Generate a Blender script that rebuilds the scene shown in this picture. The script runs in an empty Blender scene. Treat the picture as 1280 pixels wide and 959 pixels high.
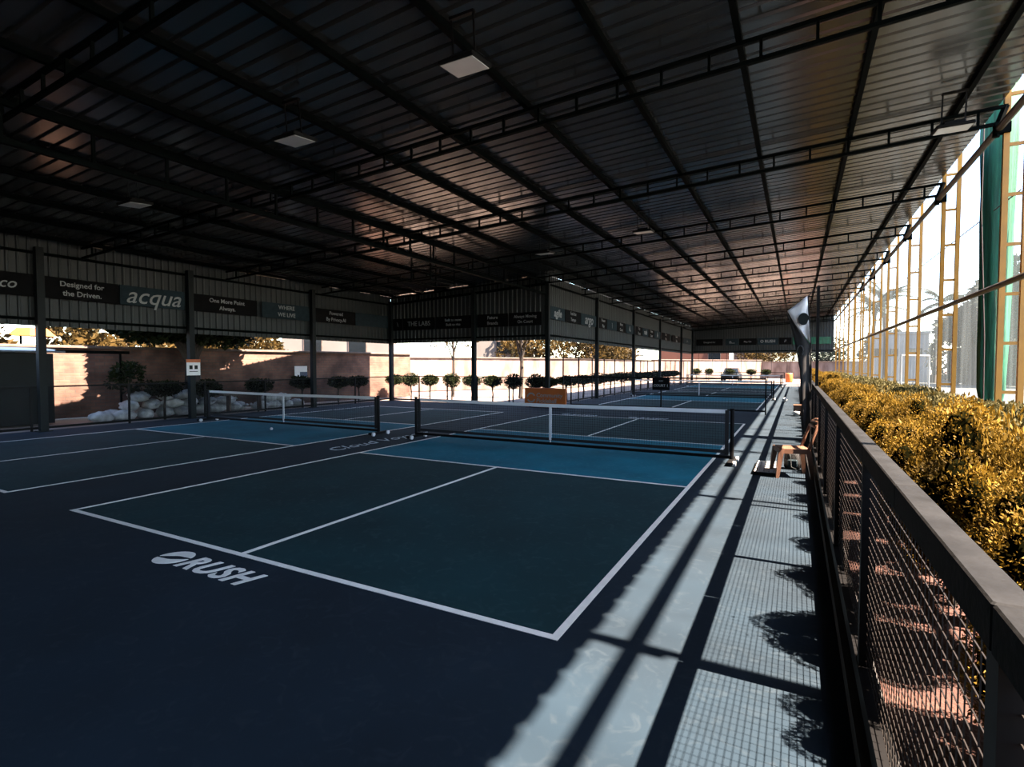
import bpy, math, random
import numpy as np
from mathutils import Vector, Matrix

R = math.radians
random.seed(7)
rng = np.random.default_rng(7)
scene = bpy.context.scene
col = scene.collection

# ---------------------------------------------------------------- camera
cam_data = bpy.data.cameras.new('camera')
cam_data.sensor_fit = 'HORIZONTAL'
cam_data.sensor_width = 36.0
cam_data.lens = 36.0 * 662.09 / 1280.0
cam_data.clip_start = 0.05
cam_data.clip_end = 600
cam = bpy.data.objects.new('camera', cam_data)
col.objects.link(cam)
cam.location = (1.2523, -2.912, 1.6776)
cam.rotation_euler = (R(90) - 0.0353, 0.0, 0.4930)
scene.camera = cam

# ---------------------------------------------------------------- sky, sun, exposure
SUN_EL = R(56.5)
world = bpy.data.worlds.new('sky')
scene.world = world
world.use_nodes = True
wn = world.node_tree
wn.nodes.clear()
w_out = wn.nodes.new('ShaderNodeOutputWorld')
w_bg = wn.nodes.new('ShaderNodeBackground')
w_sky = wn.nodes.new('ShaderNodeTexSky')
w_sky.sky_type = 'NISHITA'
w_sky.sun_disc = False
w_sky.sun_elevation = SUN_EL
w_sky.sun_rotation = R(90)
w_sky.altitude = 50
w_sky.air_density = 1.0
w_sky.dust_density = 0.7
w_sky.ozone_density = 0.9
w_bg.inputs['Strength'].default_value = 1.0
wn.links.new(w_sky.outputs[0], w_bg.inputs['Color'])
wn.links.new(w_bg.outputs[0], w_out.inputs['Surface'])

sun_d = bpy.data.lights.new('sun', 'SUN')
sun_d.energy = 92.0
sun_d.angle = R(0.53)
sun_d.color = (1.0, 0.80, 0.63)
sun = bpy.data.objects.new('sun', sun_d)
col.objects.link(sun)
sun.location = (30, 0, 45)
sun.rotation_euler = (0.0, R(90) - SUN_EL, 0.0)

vs = scene.view_settings
scene.display_settings.display_device = 'sRGB'
vs.view_transform = 'Standard'
vs.look = 'None'
vs.gamma = 1.0
vs.use_curve_mapping = False
vs.exposure = 0.0
scene.cycles.use_denoising = True
scene.cycles.max_bounces = 8
scene.cycles.transparent_max_bounces = 24
scene.cycles.sample_clamp_indirect = 8.0

# ---------------------------------------------------------------- materials
def new_mat(name):
    m = bpy.data.materials.new(name)
    m.use_nodes = True
    nt = m.node_tree
    b = nt.nodes['Principled BSDF']
    return m, nt, b


def mat(name, rgb, rough=0.6, metal=0.0, var=0.25, scale=6.0, bump=0.0, bump_scale=None, spec=0.5, stretch=(1, 1, 1), two=None, detail=5.0):
    """Principled material whose colour is mottled by object-space noise."""
    m, nt, b = new_mat(name)
    tc = nt.nodes.new('ShaderNodeTexCoord')
    mp = nt.nodes.new('ShaderNodeMapping')
    mp.inputs['Scale'].default_value = stretch
    nz = nt.nodes.new('ShaderNodeTexNoise')
    nz.inputs['Scale'].default_value = scale
    nz.inputs['Detail'].default_value = detail
    nt.links.new(tc.outputs['Object'], mp.inputs['Vector'])
    nt.links.new(mp.outputs[0], nz.inputs['Vector'])
    rp = nt.nodes.new('ShaderNodeValToRGB')
    c2 = two if two else tuple(min(1, c * (1 + var)) for c in rgb)
    c1 = tuple(c * (1 - var) for c in rgb) if not two else rgb
    rp.color_ramp.elements[0].position = 0.32
    rp.color_ramp.elements[0].color = (*c1, 1)
    rp.color_ramp.elements[1].position = 0.68
    rp.color_ramp.elements[1].color = (*c2, 1)
    nt.links.new(nz.outputs['Fac'], rp.inputs['Fac'])
    nt.links.new(rp.outputs[0], b.inputs['Base Color'])
    b.inputs['Roughness'].default_value = rough
    b.inputs['Metallic'].default_value = metal
    b.inputs['Specular IOR Level'].default_value = spec
    if bump > 0:
        n2 = nt.nodes.new('ShaderNodeTexNoise')
        n2.inputs['Scale'].default_value = bump_scale or scale * 6
        n2.inputs['Detail'].default_value = 6
        nt.links.new(mp.outputs[0], n2.inputs['Vector'])
        bp = nt.nodes.new('ShaderNodeBump')
        bp.inputs['Strength'].default_value = bump
        bp.inputs['Distance'].default_value = 0.02
        nt.links.new(n2.outputs['Fac'], bp.inputs['Height'])
        nt.links.new(bp.outputs[0], b.inputs['Normal'])
    return m


def court_paint(name, rgb, scuff):
    """Acrylic court paint: two scales of mottling plus pale scuff streaks."""
    m, nt, b = new_mat(name)
    tc = nt.nodes.new('ShaderNodeTexCoord')
    n1 = nt.nodes.new('ShaderNodeTexNoise'); n1.inputs['Scale'].default_value = 0.9; n1.inputs['Detail'].default_value = 8
    n2 = nt.nodes.new('ShaderNodeTexNoise'); n2.inputs['Scale'].default_value = 7.0; n2.inputs['Detail'].default_value = 8; n2.inputs['Distortion'].default_value = 1.8
    n3 = nt.nodes.new('ShaderNodeTexNoise'); n3.inputs['Scale'].default_value = 260; n3.inputs['Detail'].default_value = 3
    for n in (n1, n2, n3):
        nt.links.new(tc.outputs['Object'], n.inputs['Vector'])
    r1 = nt.nodes.new('ShaderNodeValToRGB')
    r1.color_ramp.elements[0].position = 0.3; r1.color_ramp.elements[0].color = (*[c * 0.72 for c in rgb], 1)
    r1.color_ramp.elements[1].position = 0.72; r1.color_ramp.elements[1].color = (*[c * 1.25 for c in rgb], 1)
    nt.links.new(n1.outputs['Fac'], r1.inputs['Fac'])
    r2 = nt.nodes.new('ShaderNodeValToRGB')
    r2.color_ramp.elements[0].position = 0.54; r2.color_ramp.elements[0].color = (0, 0, 0, 1)
    r2.color_ramp.elements[1].position = 0.74; r2.color_ramp.elements[1].color = (0.7, 0.7, 0.7, 1)
    nt.links.new(n2.outputs['Fac'], r2.inputs['Fac'])
    mx = nt.nodes.new('ShaderNodeMixRGB')
    mx.inputs['Color2'].default_value = (*scuff, 1)
    nt.links.new(r2.outputs[0], mx.inputs['Fac'])
    nt.links.new(r1.outputs[0], mx.inputs['Color1'])
    nt.links.new(mx.outputs[0], b.inputs['Base Color'])
    b.inputs['Roughness'].default_value = 0.88
    b.inputs['Specular IOR Level'].default_value = 0.24
    bp = nt.nodes.new('ShaderNodeBump'); bp.inputs['Strength'].default_value = 0.12; bp.inputs['Distance'].default_value = 0.004
    nt.links.new(n3.outputs['Fac'], bp.inputs['Height'])
    nt.links.new(bp.outputs[0], b.inputs['Normal'])
    return m


def brick_mat(name, c1, c2, mortar, axis='YZ'):
    m, nt, b = new_mat(name)
    tc = nt.nodes.new('ShaderNodeTexCoord')
    sp = nt.nodes.new('ShaderNodeSeparateXYZ')
    cb = nt.nodes.new('ShaderNodeCombineXYZ')
    nt.links.new(tc.outputs['Object'], sp.inputs[0])
    nt.links.new(sp.outputs['Y' if axis == 'YZ' else 'X'], cb.inputs['X'])
    nt.links.new(sp.outputs['Z'], cb.inputs['Y'])
    br = nt.nodes.new('ShaderNodeTexBrick')
    br.inputs['Scale'].default_value = 1.0
    br.inputs['Brick Width'].default_value = 0.26
    br.inputs['Row Height'].default_value = 0.11
    br.inputs['Mortar Size'].default_value = 0.012
    br.inputs['Color1'].default_value = (*c1, 1)
    br.inputs['Color2'].default_value = (*c2, 1)
    br.inputs['Mortar'].default_value = (*mortar, 1)
    nt.links.new(cb.outputs[0], br.inputs['Vector'])
    nz = nt.nodes.new('ShaderNodeTexNoise'); nz.inputs['Scale'].default_value = 1.3; nz.inputs['Detail'].default_value = 8
    nt.links.new(tc.outputs['Object'], nz.inputs['Vector'])
    rp = nt.nodes.new('ShaderNodeValToRGB')
    rp.color_ramp.elements[0].position = 0.35; rp.color_ramp.elements[0].color = (0.45, 0.4, 0.38, 1)
    rp.color_ramp.elements[1].position = 0.6; rp.color_ramp.elements[1].color = (1.15, 1.1, 1.08, 1)
    nt.links.new(nz.outputs['Fac'], rp.inputs['Fac'])
    mx = nt.nodes.new('ShaderNodeMixRGB'); mx.blend_type = 'MULTIPLY'; mx.inputs['Fac'].default_value = 1
    nt.links.new(br.outputs['Color'], mx.inputs['Color1']); nt.links.new(rp.outputs[0], mx.inputs['Color2'])
    nt.links.new(mx.outputs[0], b.inputs['Base Color'])
    bp = nt.nodes.new('ShaderNodeBump'); bp.inputs['Strength'].default_value = 0.6; bp.inputs['Distance'].default_value = 0.01; bp.invert = True
    nt.links.new(br.outputs['Fac'], bp.inputs['Height'])
    nt.links.new(bp.outputs[0], b.inputs['Normal'])
    b.inputs['Roughness'].default_value = 0.9
    return m


def leaf_mat(name, c1, c2, trans, scale=3.0):
    m, nt, b = new_mat(name)
    tc = nt.nodes.new('ShaderNodeTexCoord')
    nz = nt.nodes.new('ShaderNodeTexNoise'); nz.inputs['Scale'].default_value = scale; nz.inputs['Detail'].default_value = 6
    nt.links.new(tc.outputs['Object'], nz.inputs['Vector'])
    rp = nt.nodes.new('ShaderNodeValToRGB')
    rp.color_ramp.elements[0].position = 0.35; rp.color_ramp.elements[0].color = (*c1, 1)
    rp.color_ramp.elements[1].position = 0.65; rp.color_ramp.elements[1].color = (*c2, 1)
    nt.links.new(nz.outputs['Fac'], rp.inputs['Fac'])
    nt.links.new(rp.outputs[0], b.inputs['Base Color'])
    b.inputs['Roughness'].default_value = 0.6
    b.inputs['Specular IOR Level'].default_value = 0.06
    tr = nt.nodes.new('ShaderNodeBsdfTranslucent')
    nt.links.new(rp.outputs[0], tr.inputs['Color'])
    mx = nt.nodes.new('ShaderNodeMixShader'); mx.inputs['Fac'].default_value = trans
    out = nt.nodes['Material Output']
    nt.links.new(b.outputs[0], mx.inputs[1]); nt.links.new(tr.outputs[0], mx.inputs[2])
    nt.links.new(mx.outputs[0], out.inputs['Surface'])
    return m


def mesh_net_mat(name, rgb, lo, hi, scale=(1, 1, 1)):
    """Fine netting: mostly see-through, denser along soft vertical folds."""
    m, nt, b = new_mat(name)
    tc = nt.nodes.new('ShaderNodeTexCoord')
    mp = nt.nodes.new('ShaderNodeMapping'); mp.inputs['Scale'].default_value = scale
    nz = nt.nodes.new('ShaderNodeTexNoise'); nz.inputs['Scale'].default_value = 1.0; nz.inputs['Detail'].default_value = 6
    nt.links.new(tc.outputs['Object'], mp.inputs[0]); nt.links.new(mp.outputs[0], nz.inputs['Vector'])
    mr = nt.nodes.new('ShaderNodeMapRange')
    mr.inputs['From Min'].default_value = 0.35; mr.inputs['From Max'].default_value = 0.7
    mr.inputs['To Min'].default_value = lo; mr.inputs['To Max'].default_value = hi
    nt.links.new(nz.outputs['Fac'], mr.inputs['Value'])
    b.inputs['Base Color'].default_value = (*rgb, 1)
    b.inputs['Roughness'].default_value = 0.8
    t = nt.nodes.new('ShaderNodeBsdfTransparent')
    mx = nt.nodes.new('ShaderNodeMixShader')
    tl = nt.nodes.new('ShaderNodeBsdfTranslucent'); tl.inputs['Color'].default_value = (*rgb, 1)
    m2 = nt.nodes.new('ShaderNodeMixShader'); m2.inputs['Fac'].default_value = 0.5
    nt.links.new(b.outputs[0], m2.inputs[1]); nt.links.new(tl.outputs[0], m2.inputs[2])
    nt.links.new(mr.outputs[0], mx.inputs['Fac'])
    nt.links.new(t.outputs[0], mx.inputs[1]); nt.links.new(m2.outputs[0], mx.inputs[2])
    nt.links.new(mx.outputs[0], nt.nodes['Material Output'].inputs['Surface'])
    return m


M = {}
M['surround'] = court_paint('navy_surround_paint', (0.0047, 0.0128, 0.0220), (0.014, 0.023, 0.032))
M['court'] = court_paint('teal_court_paint', (0.0025, 0.0250, 0.0300), (0.016, 0.044, 0.050))
M['kitchen'] = court_paint('blue_kitchen_paint', (0.0010, 0.1200, 0.1750), (0.03, 0.16, 0.22))
M['line'] = mat('white_line_paint', (0.86, 0.83, 0.76), 0.6, var=0.06, scale=9)
M['logo'] = mat('white_floor_lettering', (0.78, 0.76, 0.71), 0.6, var=0.08, scale=9)
M['logo_faded'] = mat('worn_floor_lettering', (0.42, 0.44, 0.46), 0.6, var=0.7, scale=14)
M['slab'] = mat('slab_concrete', (0.03, 0.03, 0.03), 0.9, var=0.3, bump=0.2)
M['roof'] = mat('galvanised_roof_sheet', (0.044, 0.046, 0.046), 0.20, 0.35, var=0.16, scale=0.9, stretch=(0.4, 1.0, 1), bump=0.10, bump_scale=1.6)
M['roof'].node_tree.nodes['Principled BSDF'].inputs['IOR'].default_value = 1.75
M['clad'] = mat('grey_wall_sheet', (0.0105, 0.0155, 0.0170), 0.6, 0.0, var=0.15, scale=1.2)
M['steel'] = mat('dark_green_painted_steel', (0.0010, 0.0021, 0.0021), 0.7, 0.0, var=0.3, scale=4, spec=0.03)
M['column'] = mat('slate_painted_steel', (0.0035, 0.0062, 0.0070), 0.6, 0.0, var=0.25, scale=3, spec=0.2)
M['black'] = mat('black_painted_steel', (0.0022, 0.0022, 0.0025), 0.6, 0.0, var=0.3, scale=5, spec=0.15)
M['blackmatte'] = mat('black_fabric', (0.008, 0.008, 0.009), 0.85, var=0.3, scale=8)
M['rail_top'] = mat('weathered_grey_rail', (0.0075, 0.0080, 0.0088), 0.8, 0.0, var=0.5, scale=7, bump=0.15, spec=0.1)
M['wire'] = mat('galvanised_wire', (0.009, 0.007, 0.006), 0.6, 0.0, var=0.2, spec=0.2)
M['netcord'] = mat('black_net_cord', (0.006, 0.006, 0.007), 0.8, var=0.2)
M['tape'] = mat('white_net_tape', (0.62, 0.62, 0.63), 0.7, var=0.05, scale=4)
M['yellow'] = mat('yellow_tower_paint', (0.34, 0.145, 0.007), 0.45, 0.0, var=0.3, scale=3, two=(0.46, 0.20, 0.010))
M['rust'] = mat('brown_pipe_paint', (0.028, 0.018, 0.010), 0.5, var=0.3, scale=3)
M['greennet'] = mat('green_shade_cloth', (0.004, 0.075, 0.040), 0.8, var=0.45, scale=3, stretch=(8, 8, 0.5), bump=0.5, bump_scale=12)
M['lens'] = mat('frosted_lamp_lens', (0.55, 0.57, 0.58), 0.25, var=0.08, scale=3)
M['soil'] = mat('red_soil', (0.028, 0.009, 0.006), 0.95, var=0.4, scale=5, two=(0.058, 0.021, 0.0135), bump=1.0, bump_scale=45)
M['ground'] = mat('pale_packed_earth', (0.150, 0.112, 0.092), 0.95, var=0.3, scale=0.6, bump=0.6, bump_scale=12)
M['turf'] = mat('artificial_turf', (0.012, 0.017, 0.016), 0.9, var=0.25, scale=2, bump=0.4, bump_scale=90)
M['brick'] = brick_mat('weathered_brick', (0.120, 0.062, 0.044), (0.090, 0.046, 0.034), (0.075, 0.055, 0.045))
M['plaster'] = mat('stained_pink_plaster', (0.070, 0.042, 0.033), 0.9, var=0.3, scale=1.3, two=(0.20, 0.150, 0.125), stretch=(1, 1, 0.35), bump=0.3, detail=9)
M['coping'] = mat('concrete_coping', (0.075, 0.055, 0.046), 0.9, var=0.25, scale=4, bump=0.3)
M['gold1'] = leaf_mat('golden_needle_leaf', (0.028, 0.018, 0.003), (0.190, 0.112, 0.014), 0.18, 3)
M['gold2'] = leaf_mat('olive_gold_leaf', (0.030, 0.026, 0.008), (0.100, 0.086, 0.034), 0.20, 5)
M['darkleaf'] = leaf_mat('dark_green_leaf', (0.006, 0.010, 0.004), (0.014, 0.019, 0.006), 0.15, 3)
M['treeleaf'] = leaf_mat('autumn_leaf', (0.016, 0.013, 0.005), (0.055, 0.034, 0.009), 0.3, 0.8)
M['greyleaf'] = leaf_mat('distant_green_leaf', (0.012, 0.018, 0.016), (0.024, 0.032, 0.026), 0.2, 0.6)
M['core'] = mat('shrub_inner_shade', (0.003, 0.003, 0.001), 1.0, var=0.3, spec=0.0)  # near-black fill: shade between leaf clumps put into the colour
M['bark'] = mat('brown_bark', (0.020, 0.014, 0.010), 0.9, var=0.4, scale=8, stretch=(1, 1, 0.2), bump=0.6)
M['chair'] = mat('tan_plastic', (0.130, 0.066, 0.042), 0.4, var=0.1, scale=5)
M['maroon'] = mat('maroon_box', (0.020, 0.010, 0.010), 0.6, var=0.3, scale=5)
M['whiteplastic'] = mat('white_plastic', (0.45, 0.45, 0.45), 0.4, var=0.06)
M['sack'] = mat('woven_white_sack', (0.32, 0.33, 0.33), 0.7, var=0.35, scale=5, bump=0.5, bump_scale=30)
M['banner_black'] = mat('black_banner', (0.0025, 0.0025, 0.003), 0.8, var=0.15, spec=0.1)
M['banner_slate'] = mat('slate_banner', (0.014, 0.024, 0.030), 0.8, var=0.15, spec=0.1)
M['letter'] = mat('white_banner_print', (0.19, 0.20, 0.205), 0.5, var=0.05)
M['orange'] = mat('orange_banner', (0.36, 0.085, 0.010), 0.6, var=0.15, scale=2)
M['orangetag'] = mat('orange_print', (0.40, 0.10, 0.03), 0.6, var=0.1)
M['paper'] = mat('white_paper', (0.70, 0.70, 0.72), 0.7, var=0.04)
M['blue'] = mat('blue_print', (0.012, 0.030, 0.060), 0.6, var=0.2)
M['bluesheet'] = mat('blue_roof_sheet', (0.016, 0.028, 0.045), 0.4, 0.2, var=0.2)
M['bldg'] = mat('pale_render_wall', (0.22, 0.22, 0.22), 0.9, var=0.15, scale=0.4)
M['bldgwhite'] = mat('white_render_wall', (0.085, 0.078, 0.072), 0.9, var=0.15, scale=0.4)
M['bldgred'] = mat('terracotta_wall', (0.065, 0.022, 0.012), 0.9, var=0.2, scale=0.5)
M['glass'] = mat('dark_window_glass', (0.006, 0.008, 0.010), 0.1, var=0.1)
M['goal'] = mat('white_goal_paint', (0.12, 0.12, 0.12), 0.4, var=0.05)
M['sportnet'] = mesh_net_mat('pale_sports_net', (0.20, 0.235, 0.25), 0.04, 0.13, (0.2, 3.2, 0.25))
M['greenveil'] = mesh_net_mat('green_sports_net', (0.05, 0.075, 0.068), 0.03, 0.22, (0.2, 5.0, 0.25))
M['link'] = mesh_net_mat('chain_link_sheet', (0.02, 0.02, 0.02), 0.07, 0.13, (1, 1, 1))
M['path'] = mat('grey_concrete_path', (0.028, 0.026, 0.026), 0.9, var=0.25, scale=1, bump=0.2)
M['flagwhite'] = mat('white_flag_cloth', (0.62, 0.63, 0.66), 0.7, var=0.12, scale=3)

# ---------------------------------------------------------------- mesh helpers
class MB:
    def __init__(s):
        s.v = []; s.f = []

    def add(s, vs_, fs):
        n = len(s.v)
        s.v.extend([tuple(p) for p in vs_]); s.f.extend([tuple(i + n for i in f) for f in fs])
        return s

    def box(s, c, d, rz=0.0, bev=0.0):
        x, y, z = d[0] / 2, d[1] / 2, d[2] / 2
        if bev > 0:
            b = min(bev, x * .9, y * .9, z * .9)
            ring = lambda zz, i: [(-x + i, -y, zz), (x - i, -y, zz), (x, -y + i, zz), (x, y - i, zz), (x - i, y, zz), (-x + i, y, zz), (-x, y - i, zz), (-x, -y + i, zz)]
            def sc(p, k):
                return [(a * (x - k) / x, c_ * (y - k) / y, zz) for a, c_, zz in p]
            pts = sc(ring(-z, b), b) + ring(-z + b, b) + ring(z - b, b) + sc(ring(z, b), b)
            fs = [tuple(range(7, -1, -1)), tuple(range(24, 32))]
            for k in range(3):
                for i in range(8):
                    j = (i + 1) % 8
                    fs.append((k * 8 + i, k * 8 + j, k * 8 + 8 + j, k * 8 + 8 + i))
        else:
            pts = [(-x, -y, -z), (x, -y, -z), (x, y, -z), (-x, y, -z), (-x, -y, z), (x, -y, z), (x, y, z), (-x, y, z)]
            fs = [(3, 2, 1, 0), (4, 5, 6, 7), (0, 1, 5, 4), (1, 2, 6, 5), (2, 3, 7, 6), (3, 0, 4, 7)]
        cr, sr = math.cos(rz), math.sin(rz)
        return s.add([(c[0] + p[0] * cr - p[1] * sr, c[1] + p[0] * sr + p[1] * cr, c[2] + p[2]) for p in pts], fs)

    def tube(s, pts, rad, n=8, cap=True):
        pts = [Vector(p) for p in pts]
        rad = rad if isinstance(rad, (list, tuple)) else [rad] * len(pts)
        vs_ = []; fs = []
        up = Vector((0, 0, 1))
        d0 = (pts[-1] - pts[0]).normalized()
        if abs(d0.z) > 0.9: up = Vector((0, 1, 0))
        for i, p in enumerate(pts):
            d = (pts[min(i + 1, len(pts) - 1)] - pts[max(i - 1, 0)]).normalized()
            a = d.cross(up).normalized(); b = d.cross(a).normalized()
            for k in range(n):
                t = 2 * math.pi * (k + .5) / n
                vs_.append(p + (a * math.cos(t) + b * math.sin(t)) * rad[i])
        for i in range(len(pts) - 1):
            for k in range(n):
                j = (k + 1) % n
                fs.append((i * n + k, i * n + j, (i + 1) * n + j, (i + 1) * n + k))
        if cap:
            fs.append(tuple(range(n - 1, -1, -1)))
            fs.append(tuple((len(pts) - 1) * n + k for k in range(n)))
        return s.add(vs_, fs)

    def bar(s, p0, p1, w, h=None):
        """rectangular bar: w across, h up"""
        h = h or w
        p0, p1 = Vector(p0), Vector(p1)
        d = (p1 - p0).normalized()
        up = Vector((0, 0, 1)) if abs(d.z) < .95 else Vector((0, 1, 0))
        a = d.cross(up).normalized() * w / 2; b = a.cross(d).normalized() * h / 2
        v = [p0 - a - b, p0 + a - b, p0 + a + b, p0 - a + b, p1 - a - b, p1 + a - b, p1 + a + b, p1 - a + b]
        return s.add(v, [(0, 1, 2, 3), (7, 6, 5, 4), (0, 4, 5, 1), (1, 5, 6, 2), (2, 6, 7, 3), (3, 7, 4, 0)])

    def lathe(s, prof, n=16, c=(0, 0, 0), wob=None):
        vs_ = []; fs = []
        for i, (r, z) in enumerate(prof):
            for k in range(n):
                t = 2 * math.pi * k / n
                rr = r * (wob(t, z) if wob else 1)
                vs_.append((c[0] + rr * math.cos(t), c[1] + rr * math.sin(t), c[2] + z))
        for i in range(len(prof) - 1):
            for k in range(n):
                j = (k + 1) % n
                fs.append((i * n + k, i * n + j, (i + 1) * n + j, (i + 1) * n + k))
        fs.append(tuple(range(n - 1, -1, -1))); fs.append(tuple((len(prof) - 1) * n + k for k in range(n)))
        return s.add(vs_, fs)

    def poly(s, pts, z0, z1):
        n = len(pts)
        return s.add([(x, y, z0) for x, y in pts] + [(x, y, z1) for x, y in pts],
                     [tuple(range(n - 1, -1, -1)), tuple(range(n, 2 * n))] + [(i, (i + 1) % n, n + (i + 1) % n, n + i) for i in range(n)])

    def me(s, name):
        m = bpy.data.meshes.new(name)
        m.from_pydata(s.v, [], s.f)
        m.update()
        return m


def link(name, me, m=None, parent=None, smooth=False, loc=None, rz=0.0, **props):
    if isinstance(me, MB): me = me.me(name)
    if m is not None and not me.materials: me.materials.append(m)
    if smooth: me.polygons.foreach_set('use_smooth', [True] * len(me.polygons))
    o = bpy.data.objects.new(name, me)
    col.objects.link(o)
    if parent: o.parent = parent
    if loc is not None: o.location = loc
    o.rotation_euler.z = rz
    for k, v in props.items(): o[k] = v
    return o


def thing(name, label, cat, loc=(0, 0, 0), rz=0.0, group=None):
    o = bpy.data.objects.new(name, None)
    o.empty_display_size = 0.1
    col.objects.link(o)
    o.location = loc; o.rotation_euler.z = rz
    o['label'] = label; o['category'] = cat
    if group: o['group'] = group
    return o


def tag(o, label, cat, group=None):
    o['label'] = label; o['category'] = cat
    if group: o['group'] = group
    return o


def struct(name, me, m, parent=None, **k):
    o = link(name, me, m, parent, **k)
    if parent is None: o['kind'] = 'structure'
    return o


def copy_tree(root, loc, rz=None, label=None, group=None):
    r = root.copy(); col.objects.link(r); r.location = loc
    if rz is not None: r.rotation_euler.z = rz
    if label: r['label'] = label
    if group: r['group'] = group
    for ch in root.children:
        c = ch.copy(); col.objects.link(c); c.parent = r
        for g in ch.children:
            d = g.copy(); col.objects.link(d); d.parent = c
    return r


ORD = ['first', 'second', 'third', 'fourth', 'fifth', 'sixth', 'seventh', 'eighth', 'ninth', 'tenth', 'eleventh', 'twelfth', 'thirteenth', 'fourteenth', 'fifteenth', 'sixteenth', 'seventeenth', 'eighteenth', 'nineteenth', 'twentieth']
TENS = {2: 'twenty', 3: 'thirty', 4: 'forty', 5: 'fifty'}
UNITS = ['', 'first', 'second', 'third', 'fourth', 'fifth', 'sixth', 'seventh', 'eighth', 'ninth']


def nth(i):
    if i < 20: return ORD[i]
    n = i + 1
    if n % 10 == 0: return TENS[n // 10][:-1] + 'ieth'
    return TENS[n // 10] + '-' + UNITS[n % 10]


def text_mesh(body, size, extrude=0.004, shear=0.0, align='CENTER', bold=0.0, spacing=1.0):
    c = bpy.data.curves.new('lettering', 'FONT')
    c.body = body; c.size = size; c.extrude = extrude; c.shear = shear
    c.align_x = align; c.align_y = 'CENTER'; c.offset = bold; c.space_character = spacing
    c.resolution_u = 3
    o = bpy.data.objects.new('lettering', c)
    col.objects.link(o)
    bpy.context.view_layer.update()
    me = bpy.data.meshes.new_from_object(o.evaluated_get(bpy.context.evaluated_depsgraph_get()))
    bpy.data.objects.remove(o); bpy.data.curves.remove(c)
    me.name = 'lettering'
    me.materials.clear()
    return me


def leaves(n, pos, nrm, size, aspect, jitter=0.6, up=0.0):
    """n diamond leaves; pos (n,3), nrm (n,3) outward; returns vertex and quad arrays"""
    d = nrm + rng.normal(0, jitter, (n, 3)); d[:, 2] += up
    d /= np.linalg.norm(d, axis=1, keepdims=True) + 1e-9
    r = rng.normal(0, 1, (n, 3)); a = np.cross(d, r); a /= np.linalg.norm(a, axis=1, keepdims=True) + 1e-9
    L = size * rng.uniform(.6, 1.3, (n, 1)); W = L * aspect
    b = np.cross(d, a)
    v = np.stack([pos, pos + d * L * .45 + a * W * .5 + b * L * .06, pos + d * L, pos + d * L * .45 - a * W * .5 + b * L * .06], 1)
    return v.reshape(-1, 3)


def leaf_mesh(name, v, m):
    me = bpy.data.meshes.new(name)
    n = len(v) // 4
    me.vertices.add(len(v)); me.vertices.foreach_set('co', v.astype(np.float32).ravel())
    me.loops.add(len(v)); me.loops.foreach_set('vertex_index', np.arange(len(v), dtype=np.int32))
    me.polygons.add(n)
    me.polygons.foreach_set('loop_start', np.arange(0, len(v), 4, dtype=np.int32))
    me.polygons.foreach_set('loop_total', np.full(n, 4, dtype=np.int32))
    me.update(); me.validate()
    me.materials.append(m)
    return me


def crown_points(n, lobes):
    """points on / near the skin of several ellipsoid lobes (cx,cy,cz,rx,ry,rz)"""
    w = np.array([l[3] * l[4] + l[3] * l[5] + l[4] * l[5] for l in lobes]); w = w / w.sum()
    k = rng.choice(len(lobes), n, p=w)
    L = np.array(lobes)[k]
    d = rng.normal(0, 1, (n, 3)); d /= np.linalg.norm(d, axis=1, keepdims=True)
    r = rng.uniform(.72, 1.04, (n, 1)) ** .6
    p = L[:, :3] + d * L[:, 3:] * r
    nn = d / L[:, 3:]; nn /= np.linalg.norm(nn, axis=1, keepdims=True)
    return p, nn


def blob(mb, c, r, n=10, m=7, wob=0.12):
    """lumpy closed ellipsoid"""
    vs_ = [(c[0], c[1], c[2] - r[2])]; fs = []
    for i in range(1, m):
        ph = -math.pi / 2 + math.pi * i / m
        for k in range(n):
            t = 2 * math.pi * k / n
            w = 1 + random.uniform(-wob, wob)
            vs_.append((c[0] + r[0] * math.cos(ph) * math.cos(t) * w, c[1] + r[1] * math.cos(ph) * math.sin(t) * w, c[2] + r[2] * math.sin(ph) * w))
    vs_.append((c[0], c[1], c[2] + r[2]))
    top = len(vs_) - 1
    for k in range(n):
        j = (k + 1) % n
        fs.append((0, 1 + j, 1 + k)); fs.append((top, 1 + (m - 2) * n + k, 1 + (m - 2) * n + j))
        for i in range(m - 2):
            a = 1 + i * n
            fs.append((a + k, a + j, a + n + j, a + n + k))
    return mb.add(vs_, fs)


# ================================================================ THE SETTING
XW, XR, YB, YF = -15.6, -7.6, 16.4, 50.0     # left wall, right-section wall, step wall, far wall
X1 = 1.50                                    # edge of the playing floor by the fence
Y0 = -12.0
ZSLOPE = 0.05
roof_z = lambda x: 5.66 + ZSLOPE * x
chord_bot = lambda x: 5.28 + ZSLOPE * x
chord_top = lambda x: 5.53 + ZSLOPE * x

# -- ground
struct('ground', MB().box((0, 30, -0.55), (360, 360, 1.0)), M['ground'])
struct('ground_soil', MB().box((2.85, 19, -0.03), (2.5, 72, 0.06)), M['soil'])
struct('ground_turf', MB().box((34.1, 30, -0.025), (60, 120, 0.05)), M['turf'])

# -- playing floor
fl = MB().poly([(XW - .1, Y0), (X1, Y0), (X1, 43.2), (0.35, 43.2), (0.35, YF - .6), (XR - .1, YF - .6), (XR - .1, YB + .1), (XW - .1, YB + .1)], -0.15, 0.0)
floor = struct('floor', fl, M['surround'])
struct('ground_path', MB().box((1.4, 47.5, -0.03), (2.0, 8.4, 0.05)), M['path'])


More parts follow.
